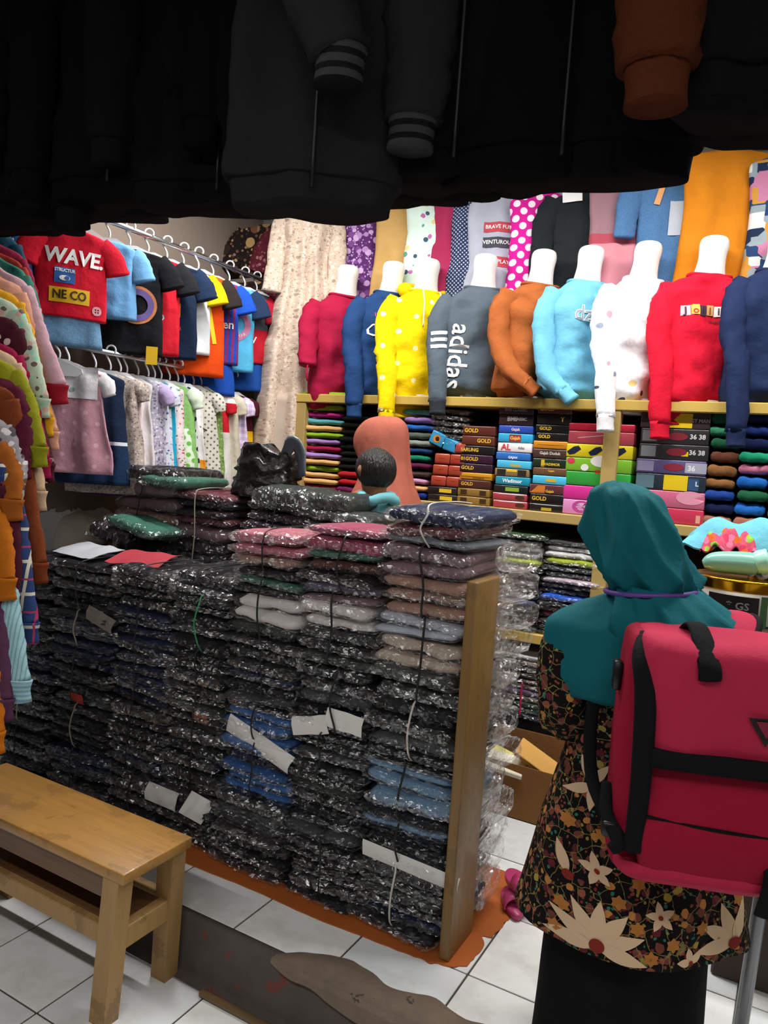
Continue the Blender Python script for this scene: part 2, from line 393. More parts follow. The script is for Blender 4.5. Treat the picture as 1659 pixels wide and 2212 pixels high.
for k, l in enumerate(LAMPS+AISLE_AND_GLINT):
    r = thing('tube_lamp', 'white fluorescent tube lamp ' + ('above the second row of piles', 'above the jeans pile and shelves', 'above the counter', 'added over the aisle near the bench for glints', 'hung over the middle of the aisle', 'added over the aisle past the backpack wearer for glints')[k], 'lamp', (l[0], l[1], l[2]+.09), 0, 'tube lamps')
    if k > 2:
        for q in (-.4, .4): mk('drop_rod', tube([(q, 0, -.01), (q, 0, 3.3-l[2]-.09)], .004, 6), solid('#dcdcd8', .5), r)
    mk('fitting', box(-.55, .55, -.03, .03, -.05, 0, .006), solid('#dcdcd8', .5), r)
    mk('tube', tube([(-.52, 0, -.075), (.52, 0, -.075)], .014, 10), M_glow, r)
    for s in (-1, 1): mk('socket', box(s*.53-.012, s*.53+.012, -.016, .016, -.092, -.045, .003), solid('#cfcfca', .5), r)

# ================================================================ bench
M_bench = wood('#ad7f3c', '#876030', (3, 26, 26), .4, .2, .22); M_leg = wood('#ab8752', '#8c6d42', (26, 26, 3), .55, 0., .3)
B = thing('wooden_bench', 'worn yellow-brown wooden bench with a lower shelf standing in the aisle', 'bench', (-1.93, 1.535, 0))
x0, x1, y0, y1 = -.45, .43, -.135, .125
mk('seat', box(x0, x1, y0, y1, .418, .45, .004, 2), M_bench, B)
for sx in (-1, 1):
    for sy in (-1, 1):
        cx, cy = (x1-.05 if sx > 0 else x0+.05), (y1-.028 if sy > 0 else y0+.03)
        top = [Vector((cx+a*.03, cy+b*.027, .42)) for a, b in ((-1, -1), (1, -1), (1, 1), (-1, 1))]
        bot = [Vector((cx+a*.029-sx*.02, cy+b*.026+sy*.012, 0)) for a, b in ((-1, -1), (1, -1), (1, 1), (-1, 1))]
        mk('leg', loft([bot, top]), M_leg, B, False)
mk('apron', box(x0+.05, x1-.05, y0+.012, y0+.034, .35, .42, .002), wood('#6d4a2a', '#4f3520'), B, False)
mk('apron', box(x0+.05, x1-.05, y1-.034, y1-.012, .35, .42, .002), wood('#6d4a2a', '#4f3520'), B, False)
mk('shelf', box(x0+.06, x1-.06, y0+.05, y1-.05, .245, .262, .002), wood('#6d4a2a', '#4f3520'), B, False)
for sy in (y0+.012, y1-.04): mk('side_rail', box(x0+.04, x1-.04, sy, sy+.028, .215, .27, .003), M_leg, B, False)
for sx in (x0+.035, x1-.07): mk('end_rail', box(sx, sx+.035, y0+.02, y1-.02, .2, .265, .003), M_leg, B, False)

# ================================================================ mat and plank
poly = [(-2.95, 1.915), (-2.2, 1.905), (-1.72, 1.902), (-1.48, 1.908), (-1.2, 1.902), (-.99, 1.912), (-.87, 1.918), (-.80, 1.928), (-.73, 1.955), (-.71, 2.06), (-.735, 2.12), (-.715, 2.15), (-.70, 2.30), (-.655, 2.38), (-.665, 2.42), (-.72, 2.44), (-.76, 2.47), (-.9, 2.52), (-2.95, 2.5)]
P2 = [cr(poly, i/150) for i in range(151)]
P2 = [(a+(.016 if a > -.85 else .005)*noise.noise(Vector((a*30, b*30, 1))), b+(.014 if a > -.85 else .004)*noise.noise(Vector((a*30, b*30, 7)))) for a, b in P2]
mk('floor_mat', loft([[Vector((a, b, z)) for a, b in P2] for z in (STEP+.0005, STEP+.004)]), solid('#b8622a', .5, .4, var=.55, bump=(30, .2)), None, False)
tag(bpy.data.objects['floor_mat'], 'torn orange-brown floor mat under the piled jeans', 'mat')
PX0, PX1, PY0, PY1 = -.805, -.772, 1.945, 2.125
mk('plank', box(PX0, PX1, PY0, PY1, STEP+.004, 1.285, .006, 2), wood('#8d6a35', '#6b4f28', (25, 25, 2), .5, .1, .2), None)
tag(bpy.data.objects['plank'], 'upright wooden plank holding the end of the jeans pile', 'plank')

# ================================================================ folded garments in film
def folded(w, d, h, seed, layers=2, pinch=.22, nx=16, n=22):
    rings = []
    for i in range(nx):
        u = -1+2*i/(nx-1); e = (1-abs(u)**6)**.35 if abs(u) < 1 else 0
        hh = h/2*(.45+.55*e)*(1-pinch*exp(-(u/.10)**2))*(1+.18*noise.noise(Vector((u*2+seed, 0, seed)))); dd = d/2*(.93+.07*e)+.008*noise.noise(Vector((u*3, seed, 2)))
        ring = []
        for j in range(n):
            th = 2*pi*j/n; c, s = cos(th), sin(th)
            y = dd*abs(c)**.45*math.copysign(1, c); z = hh*abs(s)**.6*math.copysign(1, s)
            q = z/max(hh, 1e-4)
            if layers == 2: y *= 1-.035*exp(-(q/.16)**2)
            else: y *= 1-.03*exp(-((abs(q)-.33)/.12)**2)
            z += .12*h*noise.noise(Vector((u*2.3+seed, y*9, 4)))
            ring.append(Vector((u*w/2, y, z+h/2)))
        rings.append(ring)
    return loft(rings)
def film(w, d, h, seed, nx=38, n=34, pinch=.2):
    R2 = random.Random(int(seed*100))
    rings = []
    for i in range(nx):
        u = -1.1+2.2*i/(nx-1); e = max(0, 1-abs(u/1.1)**8)**.4
        hh = (h/2+.004)*(.12+.88*e)*(1-pinch*exp(-(u/.10)**2)); dd = (d/2+.008)*(.9+.1*e); ring = []
        for j in range(n):
            th = 2*pi*j/n; c, s = cos(th), sin(th)
            y = dd*abs(c)**.4*math.copysign(1, c); z = hh*abs(s)**.6*math.copysign(1, s)
            w1 = noise.noise(Vector((u*5+seed, c*3, s*3+seed))); w2 = noise.noise(Vector((u*14, c*5+seed, s*6)))
            a = .0034; y += (.006*w1+.004*w2)*(1.4 if c < 0 else 1)+R2.uniform(-a, a)*1.4-.003*(c < 0); z += .003*w1+.003*w2+R2.uniform(-a, a)*.8
            ring.append(Vector((u*w/2+.006*w2+R2.uniform(-a, a), y, z+h/2)))
        rings.append(ring)
    return loft(rings)
FOLD, FILM = [], []
for s in range(7):
    me = bpy.data.meshes.new('folded_cloth'); v, f = folded(.262, .33, .048, s*3.7+1, 2+(s % 2)); me.from_pydata(v, [], f); me.polygons.foreach_set('use_smooth', [True]*len(f)); me.materials.append(cloth('#202024')); FOLD.append(me)
    me = bpy.data.meshes.new('film'); v, f = film(.262, .33, .044, s*2.3+.5); f = [t for q in f for t in ((q[0], q[1], q[2]), (q[0], q[2], q[3]))] if all(len(q) == 4 for q in f[:-2]) and False else f; me.from_pydata(v, [], f); me.materials.append(plastic(s*.7)); FILM.append(me)
FM = [plastic(s*.7, milk=(.006, .01, .03, .012, .02, .008, .016)[s], base=(.05, .09, .19, .13, .16, .07, .11)[s]) for s in range(7)]
DEN = {'k': ('#15151a', 'black'), 'n': ('#1a2340', 'navy'), 'b': ('#274a7d', 'blue denim'), 's': ('#4d6c8c', 'faded blue denim'), 'g': ('#26272b', 'charcoal'), 'o': ('#1f2422', 'dark olive'),
       'w': ('#d8d2cf', 'white'), 'l': ('#b4b9c4', 'pale grey-blue'), 'e': ('#b7a596', 'beige'), 'p': ('#b06474', 'rose pink'), 'r': ('#94405a', 'raspberry'), 't': ('#9c7a6b', 'tan'), 'v': ('#7d626b', 'dusty mauve'),
       'm': ('#5e2531', 'maroon'), 'y': ('#7c8289', 'mid grey'), 'G': ('#3b6b5a', 'green'), 'B': ('#57372f', 'brown'), 'N': ('#1b2540', 'glossy navy'), 'u': ('#5b5365', 'grey-purple'), 'd': ('#31242c', 'dark plum')}
def packet(code, loc, sx, sy, sz, place, group, rz=0., kind='folded_jeans', word='jeans', wrapped=True, col=None, cname=None, tilt=(0, 0), catg=None, nth=None):
    c, nm = DEN[code] if code else (col, cname)
    r = thing(kind, ('%s %s in film, %s up, %s' % (nm, word, ORDN[nth], place) if nth is not None else '%s folded %s in clear film, %s' % (nm, word, place)), catg or word, loc, rz, group, tilt); r.scale = (sx, sy, sz)
    i = RD.randrange(7)
    link('folded_cloth', FOLD[i], r, m=cloth(c, 'heather', c2={'g': '#4a4c50', 'o': '#3a403c', 's': '#86a2bc', 'b': '#3f6aa6'}[code], bump=.5) if code in ('g', 'o', 's', 'b') else cloth(c, bump=.6))
    if wrapped: link('film', FILM[RD.randrange(7)], r, m=FM[RD.randrange(7)])
    return r
def heights(total, n):
    h = [RD.uniform(.7, 1.4) for _ in range(n)]; s = sum(h); return [a*total/s for a in h]
def pile(X, Y, z0, z1, w, codes, place, group, dx=0., bulge=0., jit=.012, **k):
    """codes from top to bottom; returns tops of items"""
    codes = codes[::-1]; z = z0; lev = []
    for q, (c, h) in enumerate(zip(codes, heights(z1-z0, len(codes)))):
        packet(c, (X+RD.uniform(-jit, jit)+dx*(z-z0), Y+RD.uniform(-jit, jit), z), w/.262*RD.uniform(.97, 1.03), RD.uniform(.96, 1.04), h/.046, place, group+' '+c, RD.uniform(-.07, .07), tilt=(RD.uniform(-.03, .03), RD.uniform(-.05, .05)), nth=q, **k)
        z += h; lev.append(z)
    return lev
def ties(X, Y, z0, z1, col, place, depth=.172, nth=None):
    """raffia string around a bundle: up the front and over the top"""
    pts = [(X+.01*RD.uniform(-1, 1), Y-depth+.01, z0), (X+RD.uniform(-.012, .012), Y-depth-.016, z0+.03), (X+RD.uniform(-.015, .015), Y-depth-.019, (z0+z1)/2), (X+RD.uniform(-.015, .015), Y-depth-.016, z1-.02), (X, Y-depth+.02, z1+.012), (X, Y+.02, z1+.016), (X+.01, Y+.13, z1+.01)]
    nm = {'#1b1a1a': 'black', '#9d978c': 'pale', '#2f8a5a': 'green', '#c9c4bb': 'white'}[col]
    o = mk('tie_string', tube(pts, .0035, 6, 26, flat=.6), solid(col, .5), None)
    return tag(o, '%s string round the %sbundle, %s' % (nm, (ORDN[nth]+' ') if nth is not None else '', place), 'string', 'strings of the piles')
YS = 1.97+.172
ORD = ['sixth', 'fifth', 'fourth', 'third', 'second', 'nearest']
colsX = [(-2.90, -2.59), (-2.57, -2.24), (-2.23, -1.95), (-1.94, -1.675), (-1.665, -1.385), (-1.375, -1.105), (-1.095, -.815)]
codes = ['k'*9+'n'*3+'k'*12,
         'k'*5+'g'+'n'*5+'kkkgkkkkknnnkk',
         'kkkk'+'n'*10+'kkkkknkkkkk',
         'kgkkkgkkkkkkokkgkkkkdkkkk',
         'pptkGkwwokkknkgkbbbbnbbbkggdkkk',
         'rrGBkuvwwkkokkgkkkkgkkokkkgkkkkkk',
         'Nmyvvtttlleeookkgkkssskskkgkkoknk']
tops = [1.12, 1.13, 1.15, 1.17, 1.34, 1.385, 1.475]
for i, ((a, b), cs, tp) in enumerate(zip(colsX, codes, tops)):
    place = '%s' % ('front pile column by the hanging shirts', 'sixth pile column from the wooden plank', 'fifth pile column from the wooden plank', 'fourth pile column from the wooden plank', 'third pile column from the wooden plank', 'second pile column from the wooden plank', 'pile column touching the wooden plank')[i]
    lev = pile((a+b)/2, YS, STEP+.006, tp, b-a-.004, cs, place, 'front pile column %d' % (i+1), jit=.018)
    k = 0; bounds = [STEP+.02]
    while k < len(lev)-1:
        k = min(k+RD.choice((4, 5, 6)), len(lev)-1); bounds.append(lev[k])
    for q in range(len(bounds)-1):
        if bounds[q+1]-bounds[q] < .06: continue
        col = '#1b1a1a'
        if i in (0, 1) and q % 2: col = '#9d978c'
        if i == 3 and q == 3: col = '#2f8a5a'
        if i == 6 and (q in (0, 3) or q == len(bounds)-2): col = '#c9c4bb'
        ties((a+b)/2+RD.uniform(-.02, .02), YS, bounds[q], bounds[q+1], col, place, nth=q)
# white cards and slips tucked between the packets
def card(px, py, Y, w, d, rz, label, tilt=(.0, 0), col='#d9d6d2'):
    p = at(px, py, Y=Y); V = []
    nx, ny = 10, 4
    for j in range(ny+1):
        for i in range(nx+1): V.append(Vector((w*(i/nx-.5), d*(j/ny-.5), .012*noise.noise(Vector((i*.35+px, j*.4, py)))-.03*(1-j/ny)**2)))
    F = [(j*(nx+1)+i, j*(nx+1)+i+1, (j+1)*(nx+1)+i+1, (j+1)*(nx+1)+i) for j in range(ny) for i in range(nx)]
    V2 = V+[v-Vector((0, 0, .0015)) for v in V]; n = len(V); F2 = F+[tuple(q+n for q in reversed(f)) for f in F]
    o = mk('paper_card', (V2, F2), solid(col, .6), None, True, p, rz); o.rotation_euler = (tilt[0], tilt[1], rz)
    return tag(o, label, 'card')
card(555, 1603, 1.955, .29, .055, -.06, 'white card sticking out above the blue denim bundle', (1.0, .26))
card(665, 1562, 1.955, .14, .05, .02, 'white paper strip sticking out of the second column from the plank', (.9, -.25))
card(740, 1556, 1.955, .13, .05, .02, 'bent white paper strip beside the other strip in the second column', (.9, .05))
card(880, 1868, 1.955, .32, .04, 0, 'long white card low in the column touching the plank', (1.0, .05))
card(345, 1718, 1.95, .14, .06, .1, 'short white slip low in the fourth column from the plank', (1.0, .1))
card(425, 1745, 1.945, .09, .08, .6, 'folded white corner slip beside the short white slip', (1.1, .5))
card(212, 1335, 1.96, .15, .05, 0, 'pale grey slip in the sixth column from the plank', (1.0, .25), '#8d837c')
card(310, 1228, 2.10, .24, .16, .2, 'crumpled red packet lying on top of the dark front pile', (.0, .0), '#a83440').location.z = 1.178
card(190, 1226, 2.10, .26, .16, -.1, 'white sheet lying on top of the dark front pile', (.0, .0), '#b9bcc2').location.z = 1.172
card(160, 1508, 1.958, .07, .035, 0, 'small orange-red tag poking out of the sixth column', (1.2, 0), '#b33a2a')
card(430, 1550, 1.958, .06, .03, 0, 'small tan leather patch poking out of the fourth column', (1.2, 0), '#8a5a44')

# crumpled film ends along the far side of the plank
for k in range(13):
    z = .24+k*.088; v, f = film(.05, .17, .075, 31+k*1.7, 16, 18, 0)
    o = mk('film_end', (v, f), plastic(k*.9, .05, .2), None, False, (-.775+.02*(k > 9)+RD.uniform(-.01, .01), 2.24+RD.uniform(-.02, .02), z), RD.uniform(-.3, .3))
    tag(o, 'crumpled clear film bag end bulging past the plank, %s from the floor' % ORDN[k], 'film', 'film ends past the plank')
# ================================================================ shelf unit on the back wall
YF = 3.30; YB = 3.77
ZT, ZM, ZL = 1.93, 1.425, .87          # tops of the three boards
M_yel = solid('#c2a352', .5, .35, var=.22, name='yellow_paint'); M_yel2 = solid('#b3985c', .55, .3, var=.3, name='faded_yellow_paint')
SH = thing('shelf_unit', 'yellow painted wooden shelf unit along the back wall', 'shelf', (0, 0, 0))
for z, m, a in ((ZT, M_yel, -2.42), (ZM, M_yel2, -2.42), (ZL, M_yel, -2.42)):
    mk('shelf_board', box(a, 1.28, YF, YB, z-.045, z, .004), m, SH, False)
for x in (-2.39, -1.86, -.755, .40, 1.24):
    mk('upright', box(x-.032, x+.032, YF+.004, YF+.06, STEP, ZT-.046, .003), M_yel2, SH, False)
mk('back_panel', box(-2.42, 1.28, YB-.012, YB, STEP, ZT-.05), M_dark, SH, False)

# ---- boxes and folded cloths on the middle board
def bx(name, label, cat, x0, x1, z, h, col, group=None, deco=None, d=.30, film_=True, y0=YF+.03, rz=0., rough=.35, mat=None, b=.004):
    w = x1-x0; r = thing(name, label, cat, ((x0+x1)/2, y0, z), rz, group)
    o = mk('carton', box(-w/2, w/2, 0, d, .0006, h-.0006, b, 2), mat or solid(col, rough, .5, coat=.5 if film_ else 0), r)
    t = bvh(o)
    for dd in deco or ():
        if dd[0] == 't': text(r, t, dd[1], dd[2]*h, dd[3]*w, dd[4]*h, solid(dd[5], .5), bold=.03, off=.0012, sx=dd[6] if len(dd) > 6 else 1.)
        elif dd[0] == 'r': decal(r, t, dd[1]*w, dd[2]*h, dd[3]*w, dd[4]*h, solid(dd[5], .4), 'rect', off=.0008, nx=2, nz=2, rot=dd[6] if len(dd) > 6 else 0.)
        elif dd[0] == 'o': decal(r, t, dd[1]*w, dd[2]*h, dd[3]*w, dd[4]*h, solid(dd[5], .4), 'disc', off=.001)
    return r
GOLD = '#d8b13a'
def gold(c, s='GOLD', dx=-.22, tc=GOLD, size=.55): return (c, [('t', s, size, dx, .5, tc)])
STK = [  # (left px, right px, bottom px y, items bottom to top: height, colour, deco)
 (915, 978, 1095, [(.036,)+('#211a18', [('r', .42, .5, .12, .5, '#d9b62a')]), (.036,)+('#211a18', [('r', .42, .5, .12, .5, '#d9b62a')])], 'black carton with a yellow panel under the brick-red packs', ),
 (982, 1052, 1090, [(.038, '#8a6a2c', [('r', .2, .6, -.3, .5, '#3a2c1c'), ('r', .2, .6, .3, .5, '#3a2c1c')]), (.038, '#8a6a2c', [('r', .2, .6, -.3, .5, '#3a2c1c'), ('r', .2, .6, .3, .5, '#3a2c1c')]), (.04,)+gold('#4a241b'), (.034, '#c88a1c', [('r', .96, .1, 0, .45, '#7a5210'), ('t', 'WADIMOR', .35, .1, .25, '#6b4a10')]), (.042,)+gold('#2a1826', 'GOLD', -.25), (.042,)+gold('#33152e', '01GOLD', -.2), (.042,)+gold('#15120f', 'SARUNG', -.25), (.046,)+gold('#5a2a1c', 'GOLD', .2), (.046,)+gold('#56251a')], 'sarong box in the stack beside the brick-red packs'),
 (1058, 1132, 1100, [(.034, '#a83a44', [('o', .28, .6, .3, .5, '#4a2c1c'), ('r', .98, .15, 0, .9, '#cfc5c5')]), (.034, '#a83a44', [('o', .28, .6, .3, .5, '#4a2c1c'), ('r', .98, .15, 0, .9, '#cfc5c5')]), (.036, '#10181a', [('r', .4, .5, .05, .5, '#8aa632')]), (.040, '#1b8ba6', [('t', 'Wadimor', .6, .0, .5, '#e8f4f8')]), (.036, '#8a6f4a', [('r', .25, .8, -.3, .5, '#2c2620'), ('r', .25, .8, .3, .5, '#2c2620'), ('r', .3, .3, 0, .75, '#d9b62a')]), (.038, '#49b6dc', [('r', .3, .35, .05, .4, '#b3a45c')]), (.036, '#2a6ab8', [('t', 'GAJAH', .4, .0, .35, '#e8f0f8')]), (.044, '#e6e2e4', [('t', 'AL', .9, -.25, .5, '#c83a4a'), ('t', 'Atlas', .35, .2, .5, '#888088')]), (.042, '#2f9fd0', [('r', .34, .8, 0, .5, '#8a3a2c'), ('t', 'Gajah', .5, 0, .5, '#f0b060')]), (.036, '#2a4aa8', [('t', 'Gajah', .5, .0, .5, '#d8b8c8')]), (.048, '#301c1e', [('t', 'BHS', .6, -.1, .6, '#b0a8a8'), ('t', 'CLASSIC', .4, .1, .6, '#b0a8a8')]), (.044, '#2c1c1e', [('t', 'BHS CLASSIC', .42, 0, .5, '#888888')])], 'sarong box in the stack topped by two plum cartons'),
 (1138, 1212, 1108, [(.034, '#15110f', [('r', .3, .4, 0, .3, '#b59a2a'), ('r', .98, .12, 0, .9, '#9c9a98')]), (.044,)+gold('#161210'), (.042, '#5a2c34', [('r', .45, .9, -.27, .5, '#c8762c'), ('t', 'Gajah', .4, .1, .3, GOLD)]), (.040, '#4ab8e0', [('r', .3, .35, .05, .5, '#c8a83a')]), (.036, '#6b4a32', [('t', 'Gajah', .35, .05, .6, GOLD)]), (.040, '#1c2c1c', [('r', .1, .9, -.2, .5, '#c8a82a'), ('t', 'WADIMOR', .4, .05, .35, GOLD)]), (.042, '#46302a', [('t', 'Gajah Duduk', .42, 0, .55, '#c8beb8')]), (.036, '#c8801c', [('r', .98, .08, 0, .5, '#8a5a14')]), (.036,)+gold('#14110f', 'GOLD', -.25), (.036,)+gold('#14110f', 'GOLD', -.2), (.046, '#181310', [('t', 'Y', .6, .25, .5, GOLD)]), (.044,)+gold('#4a221c')], 'sarong box in the stack beside the patterned towel cartons'),
]
for st in STK:
    l, rr, by, items, lab = st[:5]
    x0, x1 = at(l, by, Y=YF).x, at(rr, by, Y=YF).x; z = ZM+.001
    for k, (h, c, deco) in enumerate(items):
        j = RD.uniform(-.006, .006)
        nm = {'#211a18': 'black', '#8a6a2c': 'gold-brown patterned'}.get(c)
        tx = [d[1] for d in deco if d[0] == 't']
        desc = '%s, %s from the bottom' % (lab, ('first', 'second', 'third', 'fourth', 'fifth', 'sixth', 'seventh', 'eighth', 'ninth', 'tenth', 'eleventh', 'twelfth')[k])
        bx('sarong_box', desc, 'box', x0+j, x1+j, z, h, c, 'sarong boxes on the middle shelf board', deco, rz=RD.uniform(-.03, .03)); z += h+.0005
# brick-red packs
xa, xb = at(922, 1060, Y=YF).x, at(990, 1060, Y=YF).x; zb = ZM+.074
for j in range(3):
    for i in range(2):
        w = (xb-xa)/2; bx('sarong_pack', 'brick-red wrapped pack, %s row above the black cartons, %s of its pair' % (('lowest', 'middle', 'top')[j], ('left', 'right')[i]), 'pack', xa+i*w+.001+j*.006, xa+(i+1)*w-.001+j*.006, zb+.001+j*.054, .052, '#a23f2c', 'brick-red packs on the middle shelf board', [('r', .9, .04, 0, .55, '#8a3020')], b=.008)
bx('sarong_pack', 'single brick-red wrapped pack beside the two blue packs', 'pack', xa+.11, xa+.175, zb+.166, .05, '#a8443a', 'brick-red packs on the middle shelf board', b=.008)
p = bx('blue_pack', 'sky-blue pack with a round orange emblem tilted on the brick-red packs', 'pack', xa-.03, xa+.045, zb+.20, .065, '#3a9fd4', None, [('o', .5, .6, 0, .5, '#e0902a'), ('o', .3, .35, 0.05, .5, '#3a2a1a')], b=.005); p.rotation_euler = (0, .38, 0)
p = bx('blue_pack', 'plain sky-blue pack tilted on the brick-red packs', 'pack', xa+.047, xa+.12, zb+.172, .06, '#2f97cc', None, b=.006); p.rotation_euler = (0, .28, 0)
# dark film packs behind them
for k in range(6):
    packet(None, (at(945, 1000, Y=YF).x+.03, YF+.19, zb+.20+k*.03), .72, .9, .6, 'behind the tilted blue packs', 'dark wrapped packs on the middle shelf', RD.uniform(-.05, .05), 'wrapped_shirt', 'shirt', col='#2c2422', cname='dark brown', tilt=(0, .06), nth=k)
# patterned towel cartons
x0, x1 = at(1209, 1110, Y=YF).x, at(1352, 1112, Y=YF).x; z = ZM+.001
TW = [(.066, '#d98ac0', [('o', .3, .8, -.2, .55, '#b8468e'), ('o', .18, .5, -.2, .55, '#e0a8d0')], 'pink carton with a rose print'), (.062, '#cf2f8c', [], 'magenta glossy carton'), (.062, '#2f9a3a', [], 'plain green glossy carton'),
      (.060, '#7cb82c', [('o', .12, .45, -.42, .75, '#d83a5a'), ('o', .34, .85, .05, .8, '#e8e8e4'), ('o', .12, .5, -.2, .3, '#e8e8e4'), ('o', .08, .3, .0, .02, '#c83030')], 'lime carton with white circles'),
      (.060, '#d9c41c', [('r', .1, 1.25, -.38, .5, '#1c2438', -.75), ('r', .1, 1.25, -.05, .5, '#1c2438', -.75), ('r', .1, 1.25, .3, .5, '#1c2438', -.75)], 'yellow carton with dark diagonal stripes'), (.056, '#a8404c', [('r', .5, .06, -.1, .6, '#d0a0a4', .12)], 'dusky red film-wrapped carton'), (.034, '#b01c34', [], 'crimson carton on top of the towel stack')]
for h, c, deco, lab in TW:
    deco = [d if not (d[0] == 'r' and len(d) > 6 and d[1] == .1) else ('r', .1, .94, d[3], d[4], d[5], -.9) for d in deco]
    bx('towel_box', lab + ', in the patterned towel stack', 'box', x0+RD.uniform(-.004, .004), x1, z, h, c, 'towel cartons on the middle board', deco); z += h+.0005
# printed underwear cartons
x0, x1 = at(1362, 1130, Y=YF).x, at(1512, 1140, Y=YF).x; z = ZM+.001
UW = [(.064, '#c03050', [('r', .1, .5, .45, .4, '#d89a8a')], 'crimson carton at the bottom of the printed stack'), (.070, '#c2607e', [('o', .4, .8, .3, .65, '#d890a4')], 'pink carton in the printed stack'),
      (.068, '#232a38', [('r', .26, .8, -.36, .5, '#54707a'), ('r', .34, .92, .08, .5, '#d8b81c'), ('r', .24, .7, .38, .45, '#34507a'), ('t', 'L', .4, .38, .5, '#c8d0d8')], 'navy carton with a yellow panel'),
      (.060, '#5a4f7c', [('o', .3, .5, .05, .5, '#8a2c3c'), ('r', .24, .7, -.36, .5, '#8a86a4'), ('r', .3, .7, .36, .5, '#a8a6b8'), ('t', '36', .5, .3, .45, '#e8e8f0')], 'violet carton with a red oval'),
      (.064, '#2a2829', [('o', .3, .5, .05, .5, '#7a2430'), ('r', .22, .7, -.36, .5, '#7a7c80'), ('t', '36 38', .42, .34, .5, '#c8c8c8'), ('r', .1, .3, .17, .4, '#d8b81c')], 'charcoal carton with a red oval and yellow mark'),
      (.064, '#2a2627', [('o', .3, .5, .05, .5, '#7a2430'), ('r', .22, .7, -.36, .5, '#6a6c70'), ('t', '36 38', .42, .34, .5, '#c8c8c8')], 'charcoal carton with a red oval only'),
      (.066, '#3a2a2a', [('r', .4, .9, .05, .5, '#d8b41c'), ('t', 'GT MAN', .3, .36, .5, '#b8b0b0')], 'brown carton with a wide yellow panel')]
for h, c, deco, lab in UW:
    bx('printed_box', lab + ' beside the yellow upright', 'box', x0+RD.uniform(-.005, .005), x1+RD.uniform(-.005, .005), z, h, c, 'printed cartons on the middle board', deco); z += h+.0005

# ---- folded cloth rolls
def roll_mesh(seed):
    v, f = folded(.15, .26, .05, seed, 2, 0., 14, 20); me = bpy.data.meshes.new('folded_cloth'); me.from_pydata(v, [], f); me.polygons.foreach_set('use_smooth', [True]*len(f)); me.materials.append(cloth('#888888')); return me
ROLL_ = [roll_mesh(60+s*1.9) for s in range(5)]
def rolls(px0, px1, py, cols, hs, place, grp, z=ZM, y=YF+.16, word='cloth', film_=False):
    xa, xb = at(px0, py, Y=YF).x, at(px1, py, Y=YF).x; z += .001
    for k, (c, nm) in enumerate(cols):
        h = hs*RD.uniform(.88, 1.12)
        r = thing('folded_'+word, '%s folded %s, %s up %s' % (nm, word, ORDN[k], place), word, ((xa+xb)/2+RD.uniform(-.006, .006), y+RD.uniform(-.008, .008), z), RD.uniform(-.05, .05), grp+' '+nm)
        r.scale = ((xb-xa)/.15*1.0, 1, h/.054); link('folded_cloth', RD.choice(ROLL_), r, m=cloth(c, bump=.5)); z += h
    return z
G1, G2, BR, TN, BL, RB, PK = ('#1f5a3c', 'dark green'), ('#1e7a56', 'sea green'), ('#6e4030', 'brown'), ('#99683f', 'tan brown'), ('#20408f', 'blue'), ('#2268bf', 'bright blue'), ('#d07a9a', 'pink')
NV, CR = ('#141d45', 'dark navy'), ('#96604e', 'dusty pink-brown')
rolls(1512, 1578, 1140, [CR, NV, BL, TN, TN, BR, G1, ('#3c8a64', 'mint green'), G1], .052, 'in the stack beside the printed cartons', 'first roll stack')
rolls(1580, 1648, 1148, [CR, RB, G1, RB, PK, ('#1f9a72', 'emerald'), NV, ('#1d2f6e', 'deep blue'), NV], .054, 'in the second stack past the printed cartons', 'second roll stack')
rolls(1650, 1718, 1150, [G2, G2, G1, BL, NV, ('#a83040', 'red'), NV, BL], .054, 'in the third stack past the printed cartons', 'third roll stack')
# paper slips on the board
mk('paper_sheet', box(-.33, -.13, YF-.012, YF+.06, ZM+.0006, ZM+.0026), solid('#d8dad8', .6), None, False); tag(bpy.data.objects['paper_sheet'], 'white paper sheet on the edge of the middle board', 'paper')
LM, MG, PC, LV, CM = ('#8fb82a', 'lime green'), ('#b8287c', 'magenta'), ('#dfae72', 'peach'), ('#a985c8', 'lavender'), ('#a81c48', 'crimson')
TQ = ('#5aa8b0', 'turquoise')
rolls(628, 722, 1040, [('#8a1430', 'dark crimson'), PC, PC, LM, PC, LV, CM, LV, LM, PC, TQ, MG, LM, ('#9cba3c', 'pale lime'), LM], .034, 'in the bright stack under the maroon blouse', 'bright stack')
rolls(722, 800, 1030, [('#6a1f52', 'plum'), ('#b01c24', 'red'), ('#b01c24', 'red')]+[('#10130f', 'black')]*10, .036, 'in the dark stack beside the bright stack', 'dark stack')
rolls(850, 915, 1060, [('#1d2f80', 'royal blue'), PC, ('#c08ab0', 'pink'), ('#5a4a44', 'grey-brown'), ('#5a1a3c', 'wine'), ('#14785c', 'teal green'), ('#24406e', 'slate blue'), ('#8a948c', 'grey'), ('#5f6a62', 'grey-green'), ('#2a63b8', 'cobalt'), ('#9a78b8', 'lilac'), TQ], .036, 'in the mixed stack behind the salmon headscarf', 'mixed stack')

